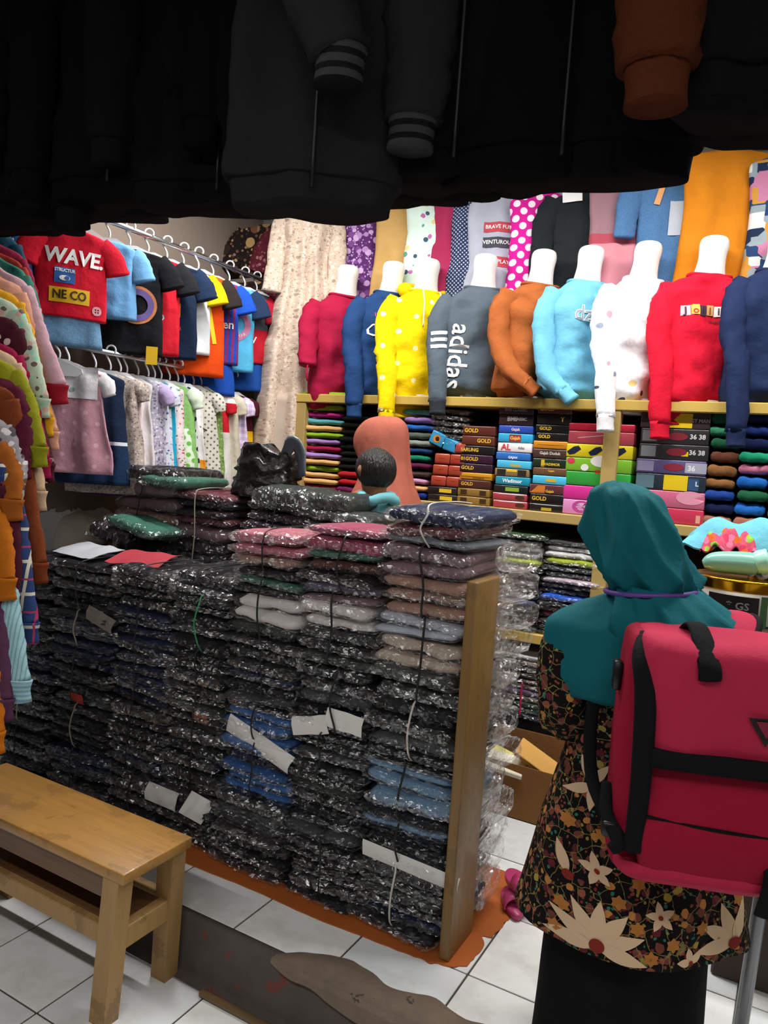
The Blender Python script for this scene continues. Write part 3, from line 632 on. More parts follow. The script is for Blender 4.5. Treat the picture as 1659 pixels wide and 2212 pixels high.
# ---- wrapped garments on the low boards
def lowpile(px0, px1, cols, z0, hs, place, grp, y=YF+.18, film_=True):
    xa, xb = at(px0, 1300, Y=YF).x, at(px1, 1300, Y=YF).x; z = z0+.002
    for q, (c, nm) in enumerate(cols):
        h = hs*RD.uniform(.85, 1.15)
        packet(None, ((xa+xb)/2+RD.uniform(-.015, .015), y+RD.uniform(-.02, .02), z), (xb-xa)/.262*.92, 1, h/.049, place, grp+' '+nm, RD.uniform(-.06, .06), 'wrapped_shirt', 'shirt', col=c, cname=nm, nth=q); z += h
LOWC = [('#2f4a2c', 'forest green'), ('#20242a', 'black'), ('#3c4a34', 'olive'), ('#7a2440', 'wine red'), ('#4a443c', 'taupe'), ('#2c2a30', 'black'), ('#1f54b8', 'blue'), ('#26262c', 'black'), ('#2c2430', 'dark plum'), ('#b8a8b4', 'pale pink'), ('#232832', 'black'), ('#22262e', 'black'), ('#a8b81c', 'lime'), ('#cfcfcf', 'white'), ('#c4c4c8', 'white'), ('#3c3c40', 'charcoal')]
lowpile(1040, 1160, LOWC[2:]+LOWC[:1], ZL, .030, 'on the low board behind the plank', 'low pile one')
lowpile(1162, 1300, LOWC, ZL, .028, 'on the low board behind the teal headscarf', 'low pile two')
LC2 = [('#3c4250', 'slate'), ('#34503c', 'dark green'), ('#3a5a3e', 'green'), ('#8a7a6c', 'taupe'), ('#a07fae', 'lilac'), ('#6a5048', 'brown'), ('#4a1c2c', 'wine'), ('#3c342c', 'dark brown'), ('#4c463c', 'khaki'), ('#a89a90', 'beige'), ('#b4b4b8', 'white')]
def lowpile2(px0, px1, place, grp):
    xa, xb = at(px0, 1500, Y=YF).x, at(px1, 1500, Y=YF).x; z = .47
    for q, (c, nm) in enumerate(LC2):
        packet(None, ((xa+xb)/2+RD.uniform(-.012, .012), YF+.18, z), (xb-xa)/.262*.92, 1, .027/.049, place, grp+nm, RD.uniform(-.06, .06), 'wrapped_shirt', 'shirt', col=c, cname=nm, nth=q); z += .027
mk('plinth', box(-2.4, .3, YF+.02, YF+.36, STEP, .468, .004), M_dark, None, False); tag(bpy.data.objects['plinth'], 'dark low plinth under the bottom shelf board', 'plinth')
lowpile2(1050, 1178, 'on the plinth behind the cardboard box', 'plinth pile one'); lowpile2(1180, 1310, 'on the plinth beside the flowered tunic', 'plinth pile two')
tag(mk('tie_string', tube([(at(1128, 1480, Y=YF).x, YF-.004, .49+.03*k) for k in range(6)], .004, 6), solid('#c01c4c', .5)), 'pink string tied round the low wrapped shirts', 'string')

# ---- cardboard box
CB = thing('cardboard_box', 'open brown cardboard box of papers on the tiled floor', 'box', (-1.0, 3.06, STEP), 0)
M_card = solid('#8a5f36', .85, .15, var=.25, bump=(60, .1), name='cardboard')
w, d, h, th = .225, .13, .245, .004
mk('side_panel', box(-w, w, -d, -d+th, 0, h-.02), M_card, CB, False); mk('side_panel', box(-w, w, d-th, d, 0, h+.04), M_card, CB, False)
mk('side_panel', box(-w, -w+th, -d, d, 0, h), M_card, CB, False); mk('side_panel', box(w-th, w, -d, d, 0, h-.03), M_card, CB, False); mk('base_panel', box(-w, w, -d, d, 0, th), M_card, CB, False)
mk('flap', xf(box(0, .12, -d+.01, d-.01, 0, th), (w-th, 0, h-.03), (0, .9, 0)), solid('#c08a4c', .85, .15, name='cardboard'), CB, False)
for k, (c, x, y, z, a, lab) in enumerate((('#d9cf7a', -.07, -.05, .235, .25, 'pale yellow paper sheets sticking out of the cardboard box'), ('#d9d2bc', -.02, -.09, .225, .1, 'white paper edge in the cardboard box'), ('#cf9c52', .13, -.02, .24, .5, 'orange-tan envelope leaning in the cardboard box'))):
    o = mk('paper', box(-.11, .11, -.06, .06, 0, .02, .003), solid(c, .7), None, False, (-1.0+x, 3.06+y, STEP+z-.03), .1*k); o.rotation_euler = (.25, a, .1*k); tag(o, lab, 'paper')
    
# ---- slippers by the plank
for k in range(2):
    SL = thing('slipper', 'pink plastic slipper behind the wooden plank, ' + ('lying on the mat' if k == 0 else 'stacked on the other one'), 'slipper', (-.715+.012*k, 2.33+.02*k, STEP+.006+.055*k), .5+.25*k)
    M_pk = solid('#b03a68', .35, .5)
    sole = [Vector((.036*cos(a)*(1+.15*sin(a)), .085*sin(a), 0)) for a in [2*pi*i/24 for i in range(24)]]
    mk('sole', loft([[p for p in sole], [p*1.04+Vector((0, 0, .012)) for p in sole], [p*.97+Vector((0, 0, .02)) for p in sole]]), M_pk, SL)
    V, F = [], []
    for i in range(13):
        a = pi*i/12
        for y in (-.055, -.005): V += [Vector((.038*cos(a), y+.01*sin(a), .016+.035*sin(a))), Vector((.035*cos(a), y+.01*sin(a), .014+.031*sin(a)))]
    for i in range(12):
        b = i*4; F += [(b, b+4, b+6, b+2), (b+1, b+3, b+7, b+5), (b, b+1, b+5, b+4), (b+2, b+6, b+7, b+3)]
    mk('strap', (V, F), M_pk, SL)

# ================================================================ mannequins and their tops
M_man = solid('#e8e6e2', .45, .4, name='white_mannequin')
def sleeve(root, side, pts, rads, m, name='sleeve', flat=.72, wob=.22, seed=0., n=16, mm=22):
    return mk(name, tube([(side*x, y, z) for x, y, z in pts], rads, n, mm, flat, wob, seed, (True, True)), m, root)
def mannequin(px, py, label, rz, y=YF+.17, hgt=.0, lean=.06):
    p = at(px, py, Y=y); r = thing('mannequin', label, 'mannequin', (p.x, y, ZT+.001), rz, 'white mannequin torsos on the top board')
    k = [(.06, .135, .085, 0, 0), (.2, .13, .085, 0, 0), (.34, .15, .082, 0, 0), (.44, .15, .068, 0, .004), (.49, .115, .052, 0, .008), (.52, .085, .05, 0, .01), (.55, .064, .052, 0, .008), (.61, .054, .052, 0, -.004), (.66, .058, .055, 0, -.012), (.69, .05, .046, 0, -.014), (.70, .02, .02, 0, -.014)]
    k = [(z+hgt*(z/.7), a, b, c, d) for z, a, b, c, d in k]
    mk('torso', body(k[::-1], 28, 40, pw=2.1), M_man, r)
    mk('base', lathe([(.11, 0), (.115, .012), (.09, .02), (.03, .03), (.03, .07)], 24), M_man, r)
    return r
def top(px, py, name, label, cat, rz, mat, y=YF+.17, hem=-.03, wid=.185, sl=None, cuff=None, seed=0., hemmat=None, wr=.012, sleeves=(1, 1), hood=None, cuffmat=None, neck=.088, loose=1., dep=.118, lenR=None):
    """sweatshirt on a mannequin, local front is -Y; z measured from the board"""
    p = at(px, py, Y=y); r = thing(name, label, cat, (p.x, y, ZT+.001), rz)
    w = wid
    keys = [(.535, neck, .068, 0, .006), (.525, neck+.015, .074, 0, .004), (.508, w*.66, .082, 0, .0), (.482, w*.82, .092, 0, 0), (.44, w*.95, .104, 0, -.004), (.32, w*.97, dep, 0, -.008), (.2, w*.95*loose, dep, 0, -.006), (.09, w*1.0*loose, dep+.006, 0, -.006), (.04, w*1.0*loose, dep+.004, 0, -.004), (hem+.02, w*.95, dep-.01, 0, -.002), (hem, w*.9, dep-.016, 0, 0)]
    b = mk('front_and_back', body(keys, 48, 48, .011, 2.6, seed, wr*1.5, seed, 2.2, fdir=.5), mat, r)
    sl = sl or [(.15, 0, .465), (.205, -.02, .38), (.222, -.045, .22), (.215, -.085, .08), (.205, -.11, -.02)]
    R = [.062, .056, .051, .048, .042]
    for sd in (-1, 1):
        if not sleeves[0 if sd < 0 else 1]: continue
        pts = sl if sd < 0 else (lenR or sl)
        s = sleeve(r, sd, pts, R, mat, seed=seed+sd, wob=.34)
        if cuff:
            a, c = Vector(pts[-2]), Vector(pts[-1]); d = (c-a).normalized(); e = c+d*.06
            sleeve(s, sd, [tuple(c-d*.01), tuple(c+d*.03), tuple(e)], [.043, .038, .040], cuffmat or mat, 'cuff', wob=.08, mm=6)
    if hemmat: mk('waistband', body([(hem+.015, w*.93, dep-.008, 0, 0), (hem-.02, w*.88, dep-.014, 0, 0), (hem-.045, w*.9, dep-.012, 0, 0)], 40, 6, .003, 9, 1, 0, 0, 2.2), hemmat, r)
    mk('collar', tube([(neck*1.02*cos(a), .004+.066*sin(a), .533-.012*(-sin(a))*0+.006*cos(2*a)) for a in [2*pi*i/20 for i in range(21)]], .0075, 8, 40), mat, r)
    return r, b, bvh(b)
FZ = .82
ms = dict(maroon=(733, 860), navy=(830, 860), yellow=(904, 860), grey=(1026, 860), brown=(1148, 860), sky=(1248, 860), white=(1368, 860), red=(1508, 865), dark=(1655, 870))
labs = dict(maroon='maroon blouse', navy='navy sweatshirt', yellow='yellow hoodie', grey='grey striped-sleeve sweatshirt', brown='rust brown top', sky='sky-blue sweatshirt', white='white printed sweatshirt', red='red sweatshirt', dark='dark navy top at the shelf end')
rzs = dict(maroon=.95, navy=.92, yellow=.85, grey=.62, brown=.85, sky=.80, white=.85, red=.60, dark=.75)
for k, (a, b) in ms.items(): mannequin(a, b, 'white headless mannequin torso wearing the ' + labs[k], rzs[k], hgt=0)
SW = lambda c, **k: cloth(c, bump=.5, rough=.85, **k)
Wt = solid('#e8e8e8', .7)
lv = lambda end: [(.145, 0, .462), (.2, -.02, .38), (.212, -.04, .24), (.205, -.07, .12), (.20, -.09, end)]
r, b, t_ = top(*ms['maroon'], 'blouse', 'maroon blouse with gathered three-quarter sleeves on a mannequin', 'blouse', rzs['maroon'], SW('#a3173c'), hem=-.08, sl=[(.145, 0, .462), (.2, -.02, .38), (.212, -.05, .25), (.218, -.075, .14)], seed=1, wr=.01)
mk('drawstring', tube([(-.225, -.10, .14), (-.235, -.115, .09), (-.225, -.11, .06), (-.235, -.115, .10)], .005, 6), SW('#a3173c'), r)
r, b, t_ = top(*ms['navy'], 'sweatshirt', 'navy sweatshirt with a white script print beside the maroon blouse', 'sweatshirt', rzs['navy'], SW('#1f3f6e'), hem=-.04, sl=lv(-.06), cuff=True, seed=2)
text(r, t_, 'US WE', .035, -.07, .40, solid('#b03a5c', .7)); text(r, t_, 'Clou', .10, -.07, .325, Wt, bold=-.004, shear=.35)
r, b, t_ = top(*ms['yellow'], 'hoodie', 'yellow hooded sweatshirt with sparse pale dots on a mannequin', 'hoodie', rzs['yellow'], cloth('#f0cf08', 'dots', c2='#fff0b0', sc=9., r=.11, bump=.5), hem=-.06, sl=lv(-.09), cuff=True, seed=3, hemmat=SW('#eac808'), neck=.085)
mk('hood', tube([(.10*cos(a), .045+.075*sin(a), .545+.02*sin(a)) for a in [-.6+ (pi+1.2)*i/12 for i in range(13)]], [.018]+[.034]*11+[.018], 12, 30, 1, .2), SW('#f0cf08'), r)
for s in (-1, 1): mk('drawstring', tube([(s*.045, -.075, .53), (s*.05, -.115, .46), (s*.052, -.125, .34)], .004, 6), SW('#f0e6c8'), r)
r, b, t_ = top(*ms['grey'], 'sweatshirt', 'charcoal grey sweatshirt with white sleeve bars and vertical lettering', 'sweatshirt', rzs['grey'], SW('#54606a'), hem=-.0, sl=lv(-.03), cuff=True, seed=4, cuffmat=SW('#2c3138'), loose=1.08)
text(r, t_, 'adidas', .125, -.125, .19, Wt, rot=-pi/2-.08, bold=.012)
text(r, t_, 'adidas', .02, .11, .42, Wt)
sv = [c for c in r.children if c.name.startswith('sleeve')][0]; st_ = bvh(sv)
for k in range(3):
    q = conform(patch(.09, .017, 8, 2, 'rect', -.205, .30-.032*k, .12), st_, .003)
    if q: mk('stripe', q, Wt, sv)
r, b, t_ = top(*ms['brown'], 'sweatshirt', 'rust brown long-sleeved top bunched at the hem on a mannequin', 'sweatshirt', rzs['brown'], SW('#a45a2c'), hem=.01, sl=[(.145, 0, .462), (.205, -.015, .38), (.21, -.05, .24), (.185, -.115, .12), (.12, -.155, .06)], seed=5, wr=.022, loose=1.1, cuff=True)
r, b, t_ = top(*ms['sky'], 'sweatshirt', 'sky-blue sweatshirt with grey script print on a mannequin', 'sweatshirt', rzs['sky'], SW('#6fb4d0'), hem=.0, sl=[(.145, 0, .462), (.205, -.015, .38), (.215, -.04, .24), (.205, -.08, .1), (.15, -.13, .03)], seed=6, wr=.018, loose=1.12, cuff=True)
text(r, t_, 'dzn', .10, -.055, .375, Wt, bold=.03, shear=.2, off=.004); text(r, t_, 'dzn', .10, -.055, .375, solid('#8a96a0', .7), bold=.0, shear=.2, off=.006)
M_wp = cloth('#e9e9ec', 'floral', sc=15., r=.22, pal=['#2a3050', '#4a4f68', '#8a92a8', '#d8c080', '#303448', '#c89aa8'], bump=.5)
r, b, t_ = top(*ms['white'], 'sweatshirt', 'white sweatshirt scattered with small dark motifs on a mannequin', 'sweatshirt', rzs['white'], M_wp, hem=-.01, sl=lv(-.08), cuff=True, cuffmat=SW('#e6e6e8'), seed=7, hemmat=SW('#e6e6e8'), wr=.016)
r, b, t_ = top(*ms['red'], 'sweatshirt', 'bright red sweatshirt with multicoloured letter patches on a mannequin', 'sweatshirt', rzs['red'], SW('#cf1430'), hem=-.05, sl=lv(-.10), cuff=True, seed=8, hemmat=SW('#c81430'), wid=.22, wr=.014)
for k, (ch, c) in enumerate(zip('Jollipop'[:8], ('#e8a0a8', '#e8c83a', '#3a2a3a', '#c0a060', '#e0d0d0', '#e8c83a', '#d890a8', '#5a2a3a'))):
    decal(r, t_, .03, .042, -.135+k*.032, .37+.004*(k % 2), solid(c, .7), off=.003, nx=3, nz=3); text(r, t_, ch, .04, -.135+k*.032, .37, solid('#a8142c' if k % 2 else '#2a1a2a', .7), off=.005)
text(r, t_, 'UNIVERSITY', .016, .0, .328, solid('#4a0c18', .7))
r, b, t_ = top(*ms['dark'], 'sweatshirt', 'dark navy long-sleeved top on the mannequin at the shelf end', 'sweatshirt', rzs['dark'], SW('#1d2a4c'), hem=-.02, sl=lv(-.12), cuff=True, seed=9, wid=.2)

# ================================================================ garments hung on the wall above the mannequins
YW = 3.64
RAILZ = 3.1
rl = thing('hanging_rail', 'steel clothes rail along the back wall above the mannequins', 'rail', (0, 0, 0))
mk('pipe', tube([(-2.7, YW, RAILZ), (1.28, YW, RAILZ)], .014, 10), M_chrome, rl)
for x in (-2.65, -1., .9): mk('bracket', box(x-.01, x+.01, YW-.005, 3.78, RAILZ-.012, RAILZ+.012), M_chrome, rl, False)
M_hang = solid('#e6e6e4', .4, .4, name='white_plastic')
def hanger(loc, rz, label, group, w=.17, zdrop=.0, m=None, hr=.022):
    """plastic clothes hanger; loc is the rail centre, hook curls over the rail"""
    r = thing('clothes_hanger', label, 'hanger', loc, rz, group); m = m or M_hang
    R_ = hr
    hook = [(0, R_*cos(a)*1., R_*sin(a)) for a in [-.5+ (pi+.5)*i/10 for i in range(11)]]
    hook = [(R_*cos(a), 0, R_*sin(a)-.004) for a in [-.6+(pi*1.15+.3)*i/10 for i in range(11)]][::-1]
    hook = [(-x, y, z) for x, y, z in hook] if False else hook
    mk('hook', tube([(0, 0, -.075-zdrop), (0, 0, -.05-zdrop), (-R_, 0, -.02)]+[(R_*cos(a), 0, R_*sin(a)) for a in [pi-(pi*1.15)*i/8 for i in range(9)]], .0042, 8, 40), m, r)
    v = [(-w, -.135), (-w*.95, -.118), (-.03, -.078), (.03, -.078), (w*.95, -.118), (w, -.135), (w*.8, -.15), (-w*.8, -.15)]
    mk('shoulder_bar', loft([[Vector((x, y, z-zdrop)) for x, z in v] for y in (-.005, .005)]), m, r, False)
    return r
def hung(name, label, cat, px, py, mat, w, rz, seed, ztop=None, L=.75, Y=YW-.02, flare=1.1, fold=.01, sl=None, sleeveless=True, group=None, wr=.008, hw=.19, dep=.045, smat=None, neckw=.07, X=None, zdrop=.0):
    """garment on a hanger: z 0 is the shoulder line"""
    p = at(px, py, Y=Y) if X is None else at(px, py, X=X)
    z = p.z if ztop is None else ztop
    r = thing(name, label, cat, (p.x, p.y, z), rz, group)
    keys = [(.03, neckw, .018, 0, 0), (.022, neckw+.03, .026, 0, 0), (.0, w*.86, .032, 0, 0), (-.03, w*.97, .036, 0, 0), (-.12, w*.92, dep, 0, 0), (-.24, w*.88, dep+.005, 0, 0), (-.24-(L-.24)*.33, w*(.9+(flare-1)*.35), dep+.01, 0, 0), (-.24-(L-.24)*.66, w*(.95+(flare-1)*.7), dep+.012, 0, 0), (-L, w*flare, dep+.014, 0, 0)]
    b = mk('body', body(keys, 44, 34, fold, 6, seed, wr, seed, 2.6), mat, r)
    if sl:
        for s in (-1, 1): sleeve(r, s, [(w*.86, 0, -.01), (w*1.1, -.005, -.10), (w*1.18, -.012, -.10-sl*.4), (w*1.22, -.015, -.08-sl)], [.052, .058, .05, .046], smat or mat, seed=seed+s, flat=.45, wob=.2)
    return r, b, bvh(b)
FL = lambda base, pal, sc=40., r=.4, **k: cloth(base, 'floral', pal=pal, sc=sc, r=r, **k)
WALL = [
 ('dress', 'purple blouse patterned with pale lilac flowers hung on the back wall', 'blouse', 785, 440, FL('#5a2f6a', ['#b08ac0', '#c9a8d4', '#7a4a8c'], 26., .45, fine=True), .16, .45, 1, .75, None),
 ('tunic', 'plain tan tunic hung between the purple and mint floral ones', 'tunic', 872, 440, cloth('#c9a264', bump=.5), .155, .45, 2, .75, None),
 ('dress', 'mint white dress with sparse coloured flowers hung on the back wall', 'dress', 938, 425, FL('#cfe4da', ['#b86aa8', '#5a9a90', '#d8c88a', '#3c5a6a', '#cfe4da', '#cfe4da'], 22., .3), .15, .4, 3, .8, None),
 ('tunic', 'raspberry pink sleeveless tunic hung beside the mint floral dress', 'tunic', 995, 415, cloth('#a83058', bump=.5), .14, .35, 4, .8, None),
 ('blouse', 'navy dotted blouse showing behind the raspberry tunic', 'blouse', 1028, 420, cloth('#26304f', 'dots', c2='#a8b0c8', sc=70., r=.3), .12, .3, 5, .7, None),
 ('shirt', 'pale grey shirt with red and black printed bands on the back wall', 'shirt', 1082, 440, cloth('#b2b6c6', bump=.5), .165, .4, 6, .8, None),
 ('dress', 'hot pink dress with white polka dots hung on the back wall', 'dress', 1165, 430, cloth('#cf1f92', 'dots', c2='#f4e4f0', sc=20., r=.34), .145, .4, 7, .85, None),
 ('jacket', 'black jacket hung between the polka dot dress and mauve tunic', 'jacket', 1268, 430, cloth('#22272a', bump=.8), .165, .35, 8, .8, .4),
 ('tunic', 'mauve tunic with a rose band and pink skirt on the back wall', 'tunic', 1352, 400, cloth('#9a707c', 'band', zs=1., zo=1., stops=[(0, '#c8838e'), (.72, '#a84a58'), (.765, '#94707a')]), .165, .4, 9, .8, None),
 ('jacket', 'blue denim jacket hung beside the orange tunic', 'jacket', 1462, 380, cloth('#39618f', 'heather', c2='#5a82ac', bump=.6), .17, .35, 10, .85, .2),
 ('tunic', 'plain orange tunic hung near the end of the back wall', 'tunic', 1585, 340, cloth('#d0801c', bump=.6), .21, .4, 11, .9, None),
 ('shirt', 'patchwork shirt of navy, white and mustard squares on the back wall', 'shirt', 1728, 350, cloth('#ffffff', 'patch', sc=18., pal=['#1e2c4a', '#d0d4d4', '#26406a', '#8a98a0', '#c08a3a', '#33506e', '#b87898']), .2, .35, 12, .9, None)]
WOBJ = []
for nm, lab, cat, px, py, m, w, rz, sd, L, sl in WALL:
    yy = YW-.02-.012*(sd % 2)
    WOBJ.append(hung(nm, lab, cat, px, py, m, w, rz, sd, None, L, yy, 1.12, .008, sl, wr=.012))
    p = at(px, py, Y=yy); hanger((p.x, YW, RAILZ), rz, 'white hanger of the %s' % ' '.join(lab.split()[:11]), 'hangers on the back wall rail', .15, max(0, RAILZ-.1-p.z))
g, gb, gt = WOBJ[5]
for z, c, s in ((-.13, '#b83a4a', 'BRAVE FUN'), (-.205, '#3a3c48', 'VENTUROUS'), (-.30, '#b83a4a', 'AND PLAY')):
    decal(g, gt, .15, .05, 0, z, solid(c, .7), off=.003); text(g, gt, s, .026, 0, z, Wt, off=.006)
g, gb, gt = WOBJ[9]
decal(g, gt, .13, .15, .04, -.20, cloth('#b8c0cc', bump=.3), off=.006, name='pocket'); decal(g, gt, .06, .34, .12, -.12, cloth('#dfe4ea', 'gingham', c2='#5a6a80', sc=70.), rot=-.12, off=.008, name='check_panel'); decal(g, gt, .025, .11, -.07, -.09, solid('#d89a64', .7), rot=-.25, off=.008, name='tag')
g, gb, gt = WOBJ[7]
decal(g, gt, .09, .05, -.07, .0, Wt, off=.01, name='label_card', rot=.1)

# long beige lace dress in the corner
p = at(682, 470, Y=3.42)
r = thing('lace_dress', 'long beige lace dress with sequinned sprays hanging in the corner', 'dress', (p.x-.04, 3.42, 2.92), .55)
M_lace = FL('#c9b5a3', ['#ddcdbd', '#a08d80', '#d8c8b8'], 34., .3, fine=True, wrap=.5)
keys = [(.03, .07, .03, 0, 0), (.0, .13, .05, 0, 0), (-.08, .145, .07, 0, 0), (-.25, .125, .075, 0, 0), (-.40, .14, .08, 0, 0), (-.7, .195, .10, 0, 0), (-1.0, .225, .115, 0, 0), (-1.36, .245, .125, 0, 0)]
mk('body', body(keys, 100, 44, .034, 7, .6, .012, 3, 2.2), M_lace, r)
for s in (-1, 1): sleeve(r, s, [(.13, 0, -.02), (.155, -.01, -.12), (.165, -.03, -.3), (.175, -.05, -.45)], [.05, .05, .05, .055], M_lace, seed=s, flat=.5)
mk('lining', body([(-1.0, .21, .10, 0, 0), (-1.2, .225, .105, 0, 0), (-1.39, .235, .11, 0, 0)], 60, 10, .016, 8, .6), cloth('#b8a898', bump=.2), r)
p2 = at(640, 470, Y=3.42)
hanger((p.x-.04, 3.42, 3.04), .55, 'white plastic hanger of the long beige lace dress', None, .15, -.03)
mk('ceiling_hook', tube([(p.x-.04, 3.42, 3.3), (p.x-.04, 3.42, 3.08), (p.x-.04, 3.42, 3.02)], .003, 6), M_chrome, None); tag(bpy.data.objects['ceiling_hook'], 'thin steel hook wire above the beige lace dress', 'hook')
# ================================================================ children's clothes on the left wall rails
XR = -2.76; ZU, ZD = 2.565, 2.0
for z, y0, y1, lab in ((ZU, 2.05, 3.42, 'upper steel rail of children tops along the left wall'), (ZD, 1.9, 3.34, 'lower steel rail of small dresses along the left wall')):
    rl = thing('hanging_rail', lab, 'rail', (0, 0, 0)); mk('pipe', tube([(XR, y0, z), (XR, y1, z)], .0125, 10), M_chrome, rl)
    for y in (y0+.05, y1-.05): mk('bracket', box(-3.1, XR, y-.008, y+.008, z-.01, z+.01), M_chrome, rl, False)
    for y in (y0, y1): mk('end_cap', tube([(XR, y-.006, z), (XR, y+.006, z)], .015, 10), M_hang, rl)
M_hg = solid('#d5d9dc', .4, .4, name='pale_plastic')
def kid(px, py, zr, lab, mat, w, rz, seed, L=.38, sl='short', smat=None, name='child_shirt', cat='shirt', flare=1.05, fold=.004, drop=.10, wr=.009, X=XR, dep=.03, grp='children tops on the upper rail'):
    """child garment; px is where its hanger crosses the rail"""
    y = at(px, py, X=X).y; r = thing(name, lab, cat, (X, y, zr-drop), rz)
    keys = [(.01, .045, .016, 0, 0), (.004, .065, .022, 0, 0), (-.012, w*.82, .026, 0, 0), (-.03, w*.92, .028, 0, 0), (-.1, w*.9, dep, 0, 0), (-.1-(L-.1)*.4, w*(.9+(flare-1)*.4), dep+.004, 0, 0), (-.1-(L-.1)*.75, w*(.92+(flare-1)*.8), dep+.006, 0, 0), (-L, w*.92*flare, dep+.008, 0, 0)]
    b = mk('body', body(keys, 40, 26, fold, 6, seed, wr, seed, 2.5), mat, r)
    if sl == 'short':
        for s in (-1, 1): sleeve(r, s, [(w*.72, 0, -.035), (w*1.0, -.004, -.085), (w*1.16, -.008, -.15)], [.048, .052, .055], smat or mat, seed=seed+s, flat=.4, wob=.15, mm=12)
    elif sl == 'long':
        for s in (-1, 1): sleeve(r, s, [(w*.72, 0, -.035), (w*1.0, -.004, -.10), (w*1.1, -.01, -.22), (w*1.12, -.012, -.34)], [.042, .044, .036, .032], smat or mat, seed=seed+s, flat=.45, wob=.2, mm=16)
    elif sl == 'puff':
        for s in (-1, 1): sleeve(r, s, [(w*.66, 0, -.02), (w*.92, -.004, -.05), (w*1.05, -.006, -.10)], [.026, .036, .026], smat or mat, seed=seed+s, flat=.7, wob=.3, mm=12)
    hanger((X, y, zr+.013), rz, 'pale hanger of the ' + ' '.join(lab.split()[:11]), None, w*.85, drop-.105+.013, M_hg, .02)
    return r, b, bvh(b)
c = lambda col, *a, **k: cloth(col, *a, bump=.45, **k)
# upper rail, far to near
r, b, t_ = kid(556, 600, ZU, 'plain blue child shirt at the far end of the upper rail', c('#1f4fae'), .15, .72, 1, .36)
r, b, t_ = kid(530, 590, ZU, 'red and grey raglan child shirt near the far end of the rail', c('#8a8d94', 'band', zs=1., zo=1., stops=[(0, '#c01f30'), (.8, '#4a5058')]), .15, .72, 2, .38, smat=c('#b01c34'))
mk('shorts', body([(-.38, .12, .03, 0, 0), (-.45, .13, .034, 0, 0), (-.53, .14, .036, 0, 0)], 30, 8, .006, 5), c('#1f4f9e'), r)
text(r, t_, 'RAW', .05, .02, -.26, Wt)
r, b, t_ = kid(497, 575, ZU, 'light blue child shirt with a pink lettered ring', c('#58b4de'), .155, .72, 3, .44, smat=c('#243654'))
decal(r, t_, .17, .17, .04, -.2, solid('#c87aa0', .7), 'ring'); text(r, t_, '8', .12, -.01, -.2, solid('#4a4f58', .7)); text(r, t_, 'WONDERS', .022, .06, -.125, solid('#e8c8d8', .7), rot=-.5, off=.007); text(r, t_, '* STAR', .022, .07, -.26, solid('#e8c8d8', .7), rot=.5, off=.007)
r, b, t_ = kid(462, 562, ZU, 'blue and red striped football shirt with white lettering', c('#2547b0', 'vstripe', c2='#8a2a58', sc=36., r=.42), .155, .72, 4, .42, smat=c('#1d4fb8'))
text(r, t_, 'Rakuten', .06, .02, -.22, Wt)
mk('shorts', body([(-.42, .12, .03, 0, 0), (-.5, .135, .034, 0, 0), (-.58, .14, .036, 0, 0)], 30, 8, .006, 5), c('#1b4ba8'), r)
r, b, t_ = kid(430, 552, ZU, 'orange child shirt with a round brown badge', c('#d8480f'), .15, .72, 5, .50, smat=c('#2a2422'), X=XR+.02)
decal(r, t_, .05, .05, .03, -.33, solid('#5a3a2a', .7), 'disc'); text(r, t_, 'MOBILITY', .02, .03, -.385, Wt); decal(r, t_, .02, .28, .07, -.2, solid('#e8b81c', .7), rot=.2)
r, b, t_ = kid(398, 540, ZU, 'white child shirt with bright yellow sleeves', c('#d8dce0'), .15, .72, 6, .40, smat=c('#e8c40c'))
r, b, t_ = kid(362, 525, ZU, 'navy child shirt with yellow number print', c('#16243c'), .17, .68, 7, .44, smat=c('#182a44'))
text(r, t_, '81', .09, .05, -.22, solid('#d8a81c', .7)); decal(r, t_, .09, .05, .04, -.3, solid('#8a2030', .7), 'disc')
r, b, t_ = kid(322, 512, ZU, 'red child shirt with black shoulders and a cartoon car print', c('#c01a2c'), .165, .68, 8, .44, smat=c('#1a1a1e'))
decal(r, t_, .14, .06, .02, -.27, solid('#b8d8f0', .7), 'disc'); decal(r, t_, .11, .045, .02, -.25, solid('#a82020', .7), 'disc', off=.005); decal(r, t_, .05, .025, .0, -.235, solid('#c8a030', .7), off=.007, nx=3, nz=3)
for q in (-.02, .05): decal(r, t_, .022, .022, q, -.275, solid('#1a1a1a', .6), 'disc', off=.007)
r, b, t_ = kid(282, 497, ZU, 'black child shirt with a purple and orange ring badge', c('#121216'), .17, .66, 9, .46)
decal(r, t_, .17, .17, .05, -.24, solid('#b06a40', .7), 'ring'); decal(r, t_, .145, .145, .05, -.24, solid('#5a4a80', .7), 'ring', off=.005)
mk('price_tag', box(.10, .15, -.05, -.048, -.50, -.42), solid('#d8b020', .6), r, False)
r, b, t_ = kid(238, 482, ZU, 'pale blue child shirt behind the red lettered one', c('#6aa0d0'), .13, .66, 10, .32)
